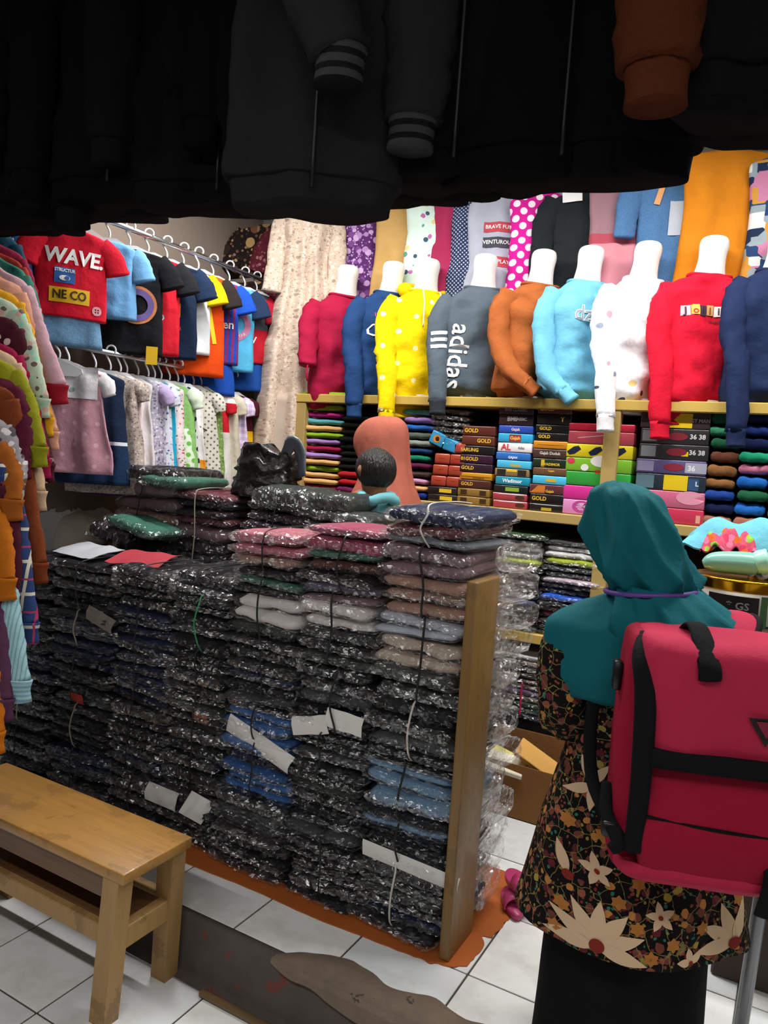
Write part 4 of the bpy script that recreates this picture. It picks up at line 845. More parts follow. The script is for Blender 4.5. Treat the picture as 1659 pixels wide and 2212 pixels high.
# red lettered shirt displayed flat at the near end
pw_ = at(158, 505, X=-2.55)
r = thing('child_shirt', 'red child shirt with white lettering and blue and yellow patches', 'shirt', (pw_.x, pw_.y, pw_.z), 1.02); r.scale = (.78, .78, .78)
keys = [(.02, .05, .018, 0, 0), (.012, .075, .024, 0, 0), (-.01, .15, .03, 0, 0), (-.05, .17, .034, 0, 0), (-.2, .165, .038, 0, 0), (-.34, .17, .042, 0, 0), (-.415, .172, .044, 0, 0)]
b = mk('body', body(keys, 44, 26, .003, 3, 0, .007, 2, 2.5), c('#c8172e'), r); t_ = bvh(b)
for s in (-1, 1): sleeve(r, s, [(.125, 0, -.035), (.185, -.004, -.09), (.215, -.008, -.17)], [.055, .06, .062], c('#c8172e'), seed=s, flat=.4, wob=.12, mm=12)
text(r, t_, 'WAVE.', .098, .005, -.125, Wt, bold=.035, shear=.12, sx=.92)
decal(r, t_, .095, .075, -.035, -.215, solid('#1d5aa0', .7)); text(r, t_, 'STRUCTUR', .022, -.035, -.192, Wt, off=.006, bold=.03, sx=.85)
decal(r, t_, .05, .026, -.035, -.228, Wt, 'disc', off=.005); decal(r, t_, .022, .02, -.024, -.228, solid('#1d5aa0', .7), 'disc', off=.007)
decal(r, t_, .185, .072, -.01, -.31, solid('#dcae12', .7)); text(r, t_, 'NE CO', .06, -.01, -.31, solid('#3a2c10', .7), off=.006, bold=.02, sx=.85)
decal(r, t_, .045, .045, .12, -.365, solid('#e0a8b0', .7), 'ring'); 
for q in (-.012, 0, .012): decal(r, t_, .04, .004, .12, -.365+q, solid('#e0a8b0', .7), off=.004, nx=3, nz=1); decal(r, t_, .004, .04, .12+q, -.365, solid('#e0a8b0', .7), off=.004, nx=1, nz=3)
sh = mk('shorts', body([(-.40, .14, .035, 0, 0), (-.46, .15, .038, 0, 0), (-.55, .16, .04, 0, 0)], 30, 8, .008, 5, 0, .01, 4), c('#3c6488', 'heather', c2='#7aa0c0'), r)
hanger((pw_.x, pw_.y, pw_.z+.125), 1.02, 'white plastic hanger of the red lettered child shirt', None, .115, 0., M_hg)
mk('ceiling_hook', tube([(pw_.x, pw_.y, 3.3), (pw_.x, pw_.y, pw_.z+.15)], .003, 6), M_chrome, None); tag(bpy.data.objects['ceiling_hook.001'], 'thin steel wire above the red lettered child shirt', 'wire')
p = at(0, 500, X=-2.78)
r = thing('child_shirt', 'blue child shirt with red edged white lettering beside the red one', 'shirt', (p.x-.05, p.y, p.z+.02), .9)
b = mk('body', body([(.02, .05, .018, 0, 0), (-.01, .14, .03, 0, 0), (-.2, .16, .036, 0, 0), (-.38, .165, .04, 0, 0)], 40, 20, .003, 3, 0, .007, 5, 2.5), c('#1f5f9c'), r); t_ = bvh(b)
text(r, t_, 'MINE', .055, .06, -.05, Wt, rot=-1.0, bold=.03); 
for s in (-1, 1): sleeve(r, s, [(.12, 0, -.035), (.175, -.004, -.09), (.2, -.008, -.15)], [.05, .055, .055], c('#20306a'), seed=s, flat=.4, mm=12)

# lower rail: small dresses, far to near
D = lambda *a, **k: kid(*a, name='child_dress', cat='dress', drop=.105, **k)
fl = lambda base, pal, sc=60., rr=.4: cloth(base, 'floral', pal=pal, sc=sc, r=rr, bump=.4)
DR = [(506, 812, 'yellow child dress with a dark red flowered yoke', c('#d8b40c', 'band', zs=1., zo=1., stops=[(0, '#d0a40c'), (.82, '#4a1824')]), .12, .5, 'puff', None),
 (490, 808, 'lavender gingham child dress near the far end of the lower rail', cloth('#c0a8d4', 'gingham', c2='#e4d8ec', sc=28.), .13, .44, 'puff', None),
 (472, 805, 'plain cream child dress on the lower rail', c('#cfc8b4'), .13, .5, 'puff', None),
 (452, 800, 'white child dress with a red bib panel', c('#dcd8d2', 'band', zs=1., zo=1., stops=[(0, '#d8d4ce'), (.80, '#c0202c'), (.95, '#e0dcd8')]), .12, .5, 'puff', None),
 (437, 797, 'green patterned child dress on the lower rail', fl('#7a9a54', ['#a8c080', '#5a7a3c']), .12, .48, None, None),
 (420, 793, 'white child dress printed with grey dots and a dark neck cord', cloth('#cfccc2', 'dots', c2='#6a6860', sc=42., r=.22), .135, .5, 'puff', None),
 (400, 789, 'white child dress with two orange hem stripes', c('#e0dedc', 'band', zs=1., zo=1., stops=[(0, '#d88a1c'), (.545, '#e4dcd8'), (.60, '#d88a1c'), (.65, '#e4e2e0')]), .11, .46, None, None),
 (386, 786, 'white child dress with large navy dots', cloth('#d8dade', 'dots', c2='#1c2440', sc=24., r=.3), .11, .48, None, None),
 (368, 783, 'green puff-sleeved child dress with a green spotted white skirt', c('#8ac070'), .135, .48, 'puff', cloth('#cfe0c8')),
 (350, 780, 'white child dress sprinkled with red flowers', fl('#dccfd0', ['#b03a4c', '#c87a8a', '#5a8a5a'], 70., .3), .12, .5, None, None),
 (336, 777, 'turquoise child dress with a flowered hem', c('#1fa0c0', 'band', zs=1., zo=1., stops=[(0, '#d0d0d8'), (.60, '#1f9fc4')]), .11, .5, None, None),
 (322, 774, 'white child dress with small blue flowers', fl('#ccd0dc', ['#4a5a9a', '#7a88b8', '#5a8a8a'], 60., .33), .125, .48, 'puff', None),
 (300, 770, 'lavender topped child dress with a grey flowered skirt', fl('#a8a4b4', ['#6a6678', '#d0ccd8', '#8a7aa0'], 90., .42), .14, .52, 'puff', c('#b8a8d0')),
 (276, 766, 'white long child dress behind the lavender one', c('#d8d4d4'), .13, .46, None, None),
 (262, 764, 'pink child skirt dress peeping behind the white one', c('#c8407c', 'band', zs=1., zo=1., stops=[(0, '#5a2a6a'), (.48, '#d0287a'), (.55, '#d8c8cc')]), .12, .53, None, None),
 (240, 760, 'grey-beige flowered child dress with a tied waist', fl('#a89c94', ['#8a8078', '#c4bab0', '#7a6a68'], 100., .4), .145, .52, 'puff', None),
 (208, 754, 'dark navy child dress with a white belt', c('#16243c', 'band', zs=1., zo=1., stops=[(0, '#182c48'), (.695, '#c8ccd4'), (.71, '#14223a')]), .135, .48, None, None)]
DO = []
for k, (px, py, lab, m, w, L, sl, sm) in enumerate(DR):
    DO.append(D(px, py, ZD, lab, m, w, .62 if k > 8 else .72, 20+k, L=L, sl=sl, smat=sm, flare=1.3, fold=.013, wr=.012, grp=None))
r, b, t_ = DO[8]
mk('skirt', body([(-.2, .118, .04, 0, 0), (-.3, .14, .05, 0, 0), (-.48, .165, .058, 0, 0)], 44, 12, .012, 7, 28), cloth('#d4e2cc', 'dots', c2='#6ab04a', sc=26., r=.3), r); mk('bow', tube([(-.03, -.06, -.19), (0, -.068, -.19), (.03, -.06, -.19)], [.02, .008, .02], 8), c('#7ab860'), r)
r, b, t_ = DO[5]
mk('neck_cord', tube([(.02, -.05, -.02), (.0, -.056, -.1), (.03, -.062, -.17), (.08, -.062, -.2)], .004, 6), solid('#3a3432', .8), r)
r, b, t_ = DO[12]
for k in (-.03, .03): mk('bow', tube([(0, -.05, -.13), (k, -.06, -.12), (k*1.6, -.055, -.14)], [.006, .018, .01], 8), c('#c4b8d8'), r)
r, b, t_ = DO[15]
mk('waist_tie', tube([(-.08, -.05, -.2), (0, -.062, -.215), (.07, -.05, -.2)], .008, 8), c('#b0a49c'), r)
r, b, t_ = D(150, 744, ZD, 'pink child dress with a wide white embroidered collar', cloth('#b48694', 'dots', c2='#c8a0ac', sc=16., r=.14, bump=.5), .165, .60, 51, L=.43, sl='puff', smat=c('#d8d4d8'), flare=1.35, fold=.016, wr=.012, X=XR+.03)
col = conform(patch(.26, .13, 14, 7, 'rect', .0, -.055), t_, .006)
if col: mk('collar', (col[0], col[1]), c('#d6d4da'), r)
for q, cc in ((-.02, '#c89a8a'), (.03, '#7a9a94')): decal(r, t_, .02, .02, q, -.085, solid(cc, .8), 'disc', off=.009)
for k, (px, lab) in enumerate(((112, 'first'), (130, 'second'))):
    y = at(px, 738, X=XR).y; hanger((XR, y, ZD+.013), .6, 'pale plastic hanger at the near end of the lower rail, %s' % lab, None, .13, .0, M_hg, .02)
# dark patterned garments on the back wall above the upper rail
for px, py, X_, lab, m, w, L, rz in ((440, 470, -2.95, 'brown and black batik shirt hanging in the back corner', FL('#241c1a', ['#7a5240', '#9a7a5c', '#3a2c28', '#c09a6a'], 16., .45, fine=True), .22, .42, .8), (520, 480, -2.75, 'maroon lace top hanging beside the batik shirt', FL('#5a1f2c', ['#8a4a54', '#6a2a36', '#a06a6a'], 45., .4), .2, .42, .75)):
    p = at(px, py, X=X_); p.y = min(p.y, 3.68)
    r = thing('batik_shirt' if 'batik' in lab else 'lace_top', lab, 'shirt', (p.x+.12, 3.56, p.z+.06), .35)
    mk('body', body([(.03, .07, .02, 0, 0), (0, w*.85, .03, 0, 0), (-.05, w, .035, 0, 0), (-.25, w*.95, .04, 0, 0), (-L, w, .045, 0, 0)], 40, 20, .01, 5, 1, .01, 1, 2.5), m, r)
    for s in (-1, 1): sleeve(r, s, [(w*.8, 0, -.02), (w*1.1, -.006, -.12), (w*1.25, -.01, -.24)], [.06, .065, .07], m, seed=s, flat=.4)
mk('wall_pipe', tube([(-3.08, 3.70, 2.92), (-2.4, 3.70, 2.92)], .012, 8), M_chrome, None); tag(bpy.data.objects['wall_pipe'], 'short steel pipe in the back corner above the batik shirt', 'rail')

# ================================================================ second row of wrapped piles behind
def back_pile(px0, px1, ytop, Y, codes, place, grp, hs=.04, zb=None):
    a, b = at(px0, ytop, Y=Y), at(px1, ytop, Y=Y); zt = a.z*.5+b.z*.5; n = len(codes); z0 = zt-n*hs
    return pile((a.x+b.x)/2, Y+.172, z0, zt, (b.x-a.x), codes, place, grp), (a.x+b.x)/2, z0
mk('low_table', box(-2.98, -1.2, 2.36, 2.82, STEP, 1.02, .005), M_dark, None, False); tag(bpy.data.objects['low_table'], 'dark low table carrying the second row of piles', 'table')
L1, X1, z1 = back_pile(250, 372, 1042, 2.40, 'vvtudk', 'second row pile by the bare wall', 'second row a', .066)
packet('k', (X1+.02, 2.56, L1[-1]+.002), 1.25, 1.05, 1.5, 'on top of the pile by the bare wall', 'top packet', .1)
packet('G', (X1+.14, 2.52, L1[-1]-.01), .9, 1.0, 1.0, 'under the top packet by the bare wall', 'top packet g', .0)
L2, X2, z2 = back_pile(372, 490, 1062, 2.42, 'mkdmvdkdd', 'second row pile under the black bag', 'second row b', .046)
L3, X3, z3 = back_pile(535, 660, 1085, 2.40, 'oddkdkdk', 'second row pile with bulging olive tops', 'second row c', .046)
L4, X4, z4 = back_pile(640, 790, 1105, 2.42, 'ogkdkdk', 'second row pile beside the child', 'second row d', .046)
packet('o', (X3+.0, 2.56, L3[-1]-.02), .95, .9, 1.7, 'rounded, on top of the bulging pile', 'olive bulge')
packet('o', (X3+.2, 2.57, L3[-1]-.02), .85, .8, 1.5, 'rounded, beside the other bulging packet', 'olive bulge2')
for X_, z_, y_, tp in ((X1, z1, 2.572, L1[-1]), (X2, z2, 2.59, L2[-1]), (X3, z3, 2.572, L3[-1])):
    ties(X_, y_, z_+.05, tp, '#1b1a1a' if X_ != X2 else '#9d978c', 'second row bundle at the %s' % ('bare wall' if X_ == X1 else 'black bag' if X_ == X2 else 'bulging pile'))
packet('G', (at(320, 1140, Y=2.36).x, 2.34, at(320, 1150, Y=2.30).z), 1.1, .6, .9, 'small dark packet leaning below the bare wall pile', 'teal small', -.1, tilt=(0, .16))
packet('d', (at(235, 1140, Y=2.3).x, 2.40, at(215, 1165, Y=2.3).z), .8, .8, 1.6, 'sloping packet beside the canvas sack', 'plum small', .1, tilt=(0, .1))
packet('g', (at(245, 1180, Y=2.32).x, 2.42, .98), .9, .9, 2.8, 'lower packet beside the canvas sack', 'plum small2', .1)
# canvas sack
p = at(125, 1170, Y=2.36); V, F = [], []
rings = []
for i in range(16):
    t = i/15; a = pi*t; w = sin(a)**.55
    rings.append([Vector((-.22+.44*t+.0, .14*w*cos(b)*(1+.12*noise.noise(Vector((t*6, cos(b)*2, sin(b)*2)))), .115+.115*w*sin(b)*(1+.2*noise.noise(Vector((t*5+3, cos(b)*2, sin(b)*3)))))) for b in [2*pi*j/20 for j in range(20)]])
SK = thing('canvas_sack', 'lumpy off-white canvas sack beside the bare wall', 'sack', (p.x-.03, 2.50, 1.02), -.1)
mk('sack_body', loft(rings), cloth('#d8cfc2', bump=.8), SK); mk('knot', tube([(.2, 0, .13), (.25, -.01, .17), (.27, -.02, .19), (.25, -.03, .2)], [.04, .02, .02, .012], 10), cloth('#d8cfc2', bump=.8), SK)
# black plastic bag
p = at(540, 1020, Y=2.5); BG = thing('plastic_bag', 'crumpled black plastic bag standing on the second row of piles', 'bag', (p.x, 2.62, L2[-1]-.005), .2)
rings = []
for i in range(22):
    t = i/21; rr = .16*(1-.25*t)*(1+.0*t); ring = []
    for j in range(36):
        b = 2*pi*j/36; q = Vector((cos(b)*2, sin(b)*2, t*4)); k = 1+.22*noise.noise(q)+.16*noise.noise(q*2.7)
        ring.append(Vector((rr*k*cos(b), rr*.7*k*sin(b), .19*t+.03*noise.noise(q*1.6)*t+(.03*t*(cos(b)<0)))))
    rings.append(ring)
mk('bag_body', loft(rings), solid('#14120f', .3, .5, bump=(40, .5)), BG)
mk('handle', tube([(.08, -.03, .15), (.13, -.05, .24), (.17, -.05, .2), (.19, -.06, .1)], [.02, .03, .03, .02], 10, 16, .25, .3), solid('#59606a', .3, .5), BG)
# ================================================================ people
def skin_body(name, joints, edges, root, m, parent, sub=2):
    """one continuous body grown over a skeleton: joints {key: ((x,y,z), radius)}"""
    keys = list(joints); me = bpy.data.meshes.new(name)
    me.from_pydata([joints[k][0] for k in keys], [(keys.index(a), keys.index(b)) for a, b in edges], [])
    o = bpy.data.objects.new(name, me); COL.objects.link(o)
    sk = o.modifiers.new('skin', 'SKIN'); sk.use_smooth_shade = True
    for k, v in zip(keys, me.skin_vertices[0].data):
        r = joints[k][1]; v.radius = (r, r) if isinstance(r, (int, float)) else r; v.use_root = (k == root)
    s = o.modifiers.new('sub', 'SUBSURF'); s.levels = sub; s.render_levels = sub
    bpy.context.view_layer.update()
    ev = o.evaluated_get(bpy.context.evaluated_depsgraph_get()); m2 = bpy.data.meshes.new_from_object(ev)
    o.modifiers.clear(); o.data = m2; bpy.data.meshes.remove(me)
    m2.materials.clear(); m2.materials.append(m); m2.polygons.foreach_set('use_smooth', [True]*len(m2.polygons))
    o.parent = parent; return o
def finger_joints(J, E, hand, side, d, wrist):
    """five unequal fingers rooted in the palm; d is the finger direction"""
    d = Vector(d).normalized(); h = Vector(J[hand][0]); a = d.cross(Vector((0, 0, 1))); a = (a.normalized() if a.length > .1 else Vector((1, 0, 0)))
    for k, (o, L) in enumerate(((-.027, .075), (-.009, .085), (.009, .08), (.026, .062))):
        b = h+a*o+d*.02; q1 = b+d*L*.5+Vector((0, 0, -.008)); q2 = q1+d*L*.4+Vector((0, 0, -.03))
        n = hand+'f%d' % k; J[n+'a'] = (tuple(b), .0095); J[n+'b'] = (tuple(q1), .0085); J[n+'c'] = (tuple(q2), .007)
        E += [(hand, n+'a'), (n+'a', n+'b'), (n+'b', n+'c')]
    b = h-a*.03*side-d*.02; q1 = b-a*.02*side+d*.03; q2 = q1+d*.03+a*.006*side
    J[hand+'t1'] = (tuple(q1), .011); J[hand+'t2'] = (tuple(q2), .009); E += [(hand, hand+'t1'), (hand+'t1', hand+'t2')]
M_skin = solid('#8a5c42', .6, .3, name='skin')
def figure(parent, H, arms, name='body', lean=0.):
    """standing figure facing +Y, feet at z 0; arms {side: (elbow, wrist, hand)}"""
    s = H/1.5
    J = {'pel': ((0, 0, .78*s), (.125*s, .10*s)), 'wai': ((0, 0, .92*s), (.11*s, .085*s)), 'che': ((0, 0, 1.08*s), (.13*s, .095*s)), 'nba': ((0, -.005, 1.22*s), (.07*s, .06*s)), 'nec': ((lean*.5, .005, 1.28*s), .045*s), 'hd1': ((lean*.8, .015, 1.34*s), (.066*s, .075*s)), 'hd2': ((lean, .02, 1.42*s), (.072*s, .085*s)), 'hd3': ((lean*1.1, .015, 1.475*s), (.045*s, .055*s))}
    E = [('pel', 'wai'), ('wai', 'che'), ('che', 'nba'), ('nba', 'nec'), ('nec', 'hd1'), ('hd1', 'hd2'), ('hd2', 'hd3')]
    for sd, k in ((-1, 'L'), (1, 'R')):
        J['sh'+k] = ((sd*.155*s, 0, 1.195*s), .05*s); el, wr, hn = arms[k]
        J['el'+k] = (el, .038*s); J['wr'+k] = (wr, .026*s); J['ha'+k] = (hn, (.034*s, .018*s))
        E += [('nba', 'sh'+k), ('sh'+k, 'el'+k), ('el'+k, 'wr'+k), ('wr'+k, 'ha'+k)]
        finger_joints(J, E, 'ha'+k, sd, Vector(hn)-Vector(wr), wr)
        J['hi'+k] = ((sd*.085*s, 0, .72*s), .085*s); J['kn'+k] = ((sd*.09*s, .01, .42*s), .055*s); J['an'+k] = ((sd*.09*s, -.01, .075*s), .036*s); J['ba'+k] = ((sd*.095*s, .08*s, .03), (.036*s, .024)); J['to'+k] = ((sd*.10*s, .135*s, .022), (.03*s, .016))
        E += [('pel', 'hi'+k), ('hi'+k, 'kn'+k), ('kn'+k, 'an'+k), ('an'+k, 'ba'+k), ('ba'+k, 'to'+k)]
    return skin_body(name, J, E, 'pel', M_skin, parent)
def face(parent, s, c):
    """eyes, brows, nose and mouth on a head whose centre is c, facing +Y"""
    c = Vector(c)
    for sd in (-1, 1):
        mk('eye', lathe([(.001, -.009*s), (.009*s, -.004*s), (.01*s, 0), (.009*s, .004*s), (.001, .009*s)], 12, c.x+sd*.03*s, c.y+.068*s), solid('#e8e2dc', .3), parent, True, (0, 0, c.z))
        mk('brow', tube([(c.x+sd*.015*s, c.y+.078*s, c.z+.02*s), (c.x+sd*.032*s, c.y+.078*s, c.z+.025*s), (c.x+sd*.047*s, c.y+.066*s, c.z+.018*s)], .004*s, 6), solid('#1a1210', .8), parent)
    mk('nose', tube([(c.x, c.y+.074*s, c.z+.01*s), (c.x, c.y+.092*s, c.z-.02*s), (c.x, c.y+.094*s, c.z-.032*s), (c.x, c.y+.072*s, c.z-.038*s)], [.007*s, .011*s, .014*s, .008*s], 10), M_skin, parent)
    mk('mouth', tube([(c.x-.022*s, c.y+.07*s, c.z-.058*s), (c.x, c.y+.082*s, c.z-.057*s), (c.x+.022*s, c.y+.07*s, c.z-.058*s)], [.003*s, .007*s, .003*s], 8), solid('#8a4a44', .5), parent)
def scarf(keys, n, m, fl, m_, parent, name='headscarf', seed=0.):
    """draped head cloth: keys (z, hw, hd, cx, cy); fl(theta, t) gives the fold depth"""
    rings = []
    for i in range(m):
        t = i/(m-1); z, hw, hd, cx, cy = cr(keys, t); ring = []
        for j in range(n):
            th = 2*pi*j/n; k = 1+fl(th, t)
            q = Vector((cos(th)*2, sin(th)*2, t*5+seed)); k += .03*noise.noise(q)
            ring.append(Vector((cx+max(hw, .002)*k*cos(th), cy+max(hd, .002)*k*sin(th), z+.006*noise.noise(q*1.7))))
        rings.append(ring)
    return mk(name, loft(rings, (True, True)), m_, parent)

# ---- woman with the backpack, seen from behind
WX, WY, WR = -.278, 1.81, .48
Wm = thing('person', 'person in a teal headscarf and dark flowered tunic, seen from behind with backpack', 'person', (WX, WY, STEP), WR); Wm.scale = (.95, .95, .888)
armsW = {'L': ((-.19, .02, .98), (-.11, .20, .98), (-.08, .27, 1.0)), 'R': ((.19, .02, .98), (.14, .20, 1.0), (.10, .27, 1.02))}
figure(Wm, 1.54, armsW, lean=-.07); face(Wm, 1.0, (-.07, .025, 1.445))
# teal headscarf: crown, gathered nape, tail and shoulder cape
tealm = cloth('#0d5f68', bump=.35, rough=.8)
crs = lambda a: 1-2*abs(math.sin(a))**.8
fold1 = lambda th, t: (.20*t**.6*(1-t*.35)*crs(2.5*th+4.2*t)+.10*t**.7*crs(5*th-3.6*t))*(1 if sin(th) < .4 else .4)
keys = [(1.588, 0.012, 0.012, -0.1146, 0), (1.583, 0.04, 0.045, -0.1135, 0), (1.558, 0.078, 0.09, -0.1041, 0), (1.5, 0.102, 0.114, -0.0857, 0), (1.44, 0.114, 0.122, -0.0689, -0.008), (1.385, 0.12, 0.126, -0.0491, -0.018), (1.345, 0.115, 0.115, -0.0305, -0.028), (1.315, 0.095, 0.098, -0.0211, -0.03)]
hs = scarf(keys, 96, 46, fold1, tealm, Wm)
keys = [(1.335, .098, .10, -.017, -.035), (1.30, .125, .12, .0, -.06), (1.255, .155, .13, .025, -.085), (1.215, .15, .12, .035, -.10), (1.18, .10, .075, .03, -.11), (1.15, .04, .03, .025, -.11)]
scarf(keys, 80, 22, lambda th, t: .16*crs(3.5*th+1.5*t)*t**.5+.06*crs(6.5*th), tealm, hs, 'gathered_tail', 3)
mk('hair_band', tube([(-.03+0.100*cos(a), -.035+.104*sin(a), 1.320+.012*cos(a+.6)) for a in [2*pi*i/28 for i in range(29)]], .0065, 8, 60, 1.), solid('#5b3a8c', .5), hs)
keys = [(1.30, .10, .09, -.01, 0), (1.265, .17, .12, -.02, .0), (1.225, .222, .14, -.03, .0), (1.17, .222, .145, -.035, .0), (1.10, .215, .15, -.04, -.005), (1.05, .19, .145, -.045, -.005)]
scarf(keys, 80, 18, lambda th, t: .03*math.sin(6*th+2*t), tealm, hs, 'shoulder_cape', 5)
# flowered tunic
def batik():
    t = NT('batik'); o = t.obj(); x, y, z = t.xyz(o)
    wv = t.n('VectorMath', {0: o, 1: t.n('VectorMath', {0: t.n('TexNoise', {'Vector': o, 'Scale': 40.}).outputs['Color'], 1: (.012, .012, .012)}, operation='MULTIPLY').outputs[0]}, operation='ADD').outputs[0]
    base = lin('#0d0a09')
    v1 = t.vor(wv, 42); p1 = t.ramp(t.xyz(v1['Color'])[0], [(0, '#6a3a30'), (.3, '#0d0a09'), (.45, '#8a4a3a'), (.62, '#b0743c'), (.72, '#0d0a09'), (.84, '#5a2028'), (.94, '#9a8a3c')])
    col = t.mix(t.math('LESS_THAN', v1['Distance'], .44), base, p1)
    v2 = t.vor(wv, 100); p2 = t.ramp(t.xyz(v2['Color'])[1], [(0, '#0d0a09'), (.35, '#8a7a3a'), (.5, '#2f6a5a'), (.62, '#7a4030'), (.78, '#0d0a09'), (.88, '#7a2830')])
    col = t.mix(t.math('MULTIPLY', t.math('LESS_THAN', v2['Distance'], .40), t.math('GREATER_THAN', v1['Distance'], .46)), col, p2)
    e = t.n('TexVoronoi', {'Vector': wv, 'Scale': 24.}, feature='DISTANCE_TO_EDGE').outputs[0]
    col = t.mix(t.math('MULTIPLY', t.math('LESS_THAN', e, .018), .7), col, lin('#8a7a4a'))
    t.link(col, t.b.inputs['Base Color']); t.b.inputs['Roughness'].default_value = .85; t.b.inputs['Specular IOR Level'].default_value = .15; t.bump(t.noise(o, 14, 3), .4, .02); return t.m
M_bat = batik()
keys = [(1.275, .07, .06, 0, 0), (1.262, .12, .085, 0, 0), (1.235, .175, .105, 0, 0), (1.19, .192, .118, 0, 0), (1.08, .188, .13, 0, 0), (.98, .178, .13, 0, 0), (.90, .182, .135, 0, 0), (.80, .205, .16, 0, -.004), (.70, .228, .175, 0, -.006), (.57, .252, .195, 0, -.01), (.46, .275, .21, 0, -.01)]
tu = mk('tunic', body(keys, 64, 50, .012, 3, .4, .012, 4, 2.15), M_bat, Wm); tt = bvh(tu)
for sd, k in ((-1, 'L'), (1, 'R')):
    el, wr, hn = [Vector(q) for q in armsW[k]]
    sl_ = mk('sleeve', tube([(sd*.15, 0, 1.225), (sd*.205, .0, 1.14), tuple(el+Vector((sd*.005, -.02, -.0))), tuple(el+Vector((-sd*.02, .06, -.01))), tuple(wr-(wr-el)*.12)], [.06, .066, .066, .058, .05], 18, 30, 1., .18, sd), M_bat, tu)
M_cream = solid('#c9ac8c', .85, .1, name='cream_print'); M_star = solid('#a36a34', .85, .1, name='orange_print'); M_core = solid('#7a2a24', .85, .1)
def flower(x, z, R_, n, m, a0=0., spread=2*pi, w=.3, core=True):
    for i in range(n):
        a = a0+spread*i/n
        decal(tu, tt, R_*w, R_, x, z, m, 'petal', a, 'flower_print', .004)
    if core: decal(tu, tt, R_*.3, R_*.3, x, z, M_core, 'disc', 0, 'flower_core', .006)
# the tunic faces +Y, its back is -Y, so prints are pressed on from behind
for x, z, R_, n, a0, sp in ((-.13, .49, .105, 7, -1.75, 4.0), (.19, .50, .105, 5, -.9, 3.2), (-.145, .84, .065, 5, -.6, 4.6), (-.19, .62, .075, 4, .3, 2.2), (.16, .76, .07, 6, 0, 6.28)):
    flower(x, z, R_, n, M_cream, a0, sp, .32)
for x, z in ((-.135, .655), (.075, .475), (.0, .58)): flower(x, z, .035, 5, M_cream, .2, 2*pi, .5)
for x, z in ((-.05, .55), (-.09, .60), (.03, .52), (.10, .55), (.15, .50), (-.02, .49), (-.20, .55), (-.19, .74), (-.12, .73), (.20, .60), (-.21, .49), (-.05, .65)): flower(x, z, .018, 6, M_star, 0, 2*pi, .75, False)
# petals on the left sleeve
# black trousers
mk('skirt', body([(.62, .18, .13, 0, 0), (.5, .19, .13, 0, 0), (.4, .195, .135, 0, 0), (.2, .2, .14, 0, 0), (.04, .205, .145, 0, 0)], 40, 20, .014, 4, 1, .006, 2, 2.2), cloth('#0b0b0d', bump=.4), Wm)

# ---- red backpack
BPr = .34
bk = Vector((WX, WY, 0))+Matrix.Rotation(WR, 3, 'Z') @ Vector((.03, -.24, 0))
BP = thing('backpack', 'red backpack with black trims worn over the flowered tunic', 'backpack', (bk.x, bk.y, .84), BPr); BP.scale = (1.05, 1.0, .99)
M_red = cloth('#96102f', bump=.3, rough=.75); M_red2 = cloth('#b02646', bump=.3, rough=.75); M_blk = cloth('#0e0e10', bump=.3)
def rbox(w, d, z0, z1, cx=0., cy=0., n=40, m=18, pw=5., top=.85, bulge=.015):
    keys = [(z0, w*.9, d*.8, cx, cy), (z0+.012, w*.98, d*.95, cx, cy), (z0+(z1-z0)*.3, w, d+bulge*.5, cx, cy-bulge*.4), (z0+(z1-z0)*.6, w, d+bulge*.3, cx, cy-bulge*.2), (z1-.05, w*.97, d*.95, cx, cy), (z1-.012, w*.93, d*top, cx, cy+.01), (z1, w*.85, d*top*.7, cx, cy+.015)]
    return body(keys, n, m, 0, 3, 0, .004, 3, pw)
mb = mk('main_bag', rbox(.158, .088, .0, .47), M_red, BP); mt = bvh(mb)
mk('front_panel', rbox(.128, .03, .025, .245, .012, -.085, 40, 14, 6., .95), M_red, BP)
mk('base_panel', rbox(.150, .092, -.012, .07, .0, -.008, 40, 10, 5., .95), M_red2, BP)
fl_ = mk('top_flap', body([(.475, .115, .06, .012, -.005), (.468, .14, .085, .012, -.012), (.44, .148, .105, .012, -.02), (.36, .148, .112, .012, -.018), (.27, .146, .112, .012, -.014), (.245, .14, .106, .012, -.012)], 44, 18, .004, 3, 1, .006, 5, 5.), M_red2, BP)
for s in (-1, 1):
    mk('trim', tube([(.012+s*.135, -.03, .465), (.012+s*.146, -.085, .43), (.012+s*.140, -.118, .36), (.012+s*.136, -.124, .2), (.012+s*.138, -.115, .06)], [.012, .018, .019, .018, .016], 10, 30, .5), M_blk, BP)
mk('cross_band', body([(.268, .13, .02, .012, -.115), (.234, .13, .02, .012, -.115)], 24, 3, 0, 1, 0, 0, 0, 5.), M_blk, BP)
mk('zip', tube([(-.11, -.122, .135), (.02, -.126, .128), (.14, -.120, .125)], .0035, 6), M_blk, BP)
mk('carry_handle', tube([(-.04, .05, .455), (-.038, -.03, .492), (-.035, -.08, .478), (-.03, -.132, .435), (-.028, -.135, .41)], [.016, .018, .019, .02, .02], 10, 24, .35), M_blk, BP)
lg = bvh(fl_)
V = [Vector((.04, 0, .35)), Vector((.098, 0, .352)), Vector((.072, 0, .298))]
q = conform((V, [(0, 1, 2)]), lg, .006); mk('badge', q, solid('#1a0c10', .4), BP, False)
q = conform(([Vector((.052, 0, .345)), Vector((.086, 0, .346)), Vector((.071, 0, .315))], [(0, 1, 2)]), lg, .009); mk('badge_centre', q, solid('#7a1830', .4), BP, False)
mk('bottom_strap', tube([(.118, -.10, .09), (.115, -.125, .04), (.11, -.11, -.03)], [.02, .022, .022], 10, 14, .3), M_blk, BP)
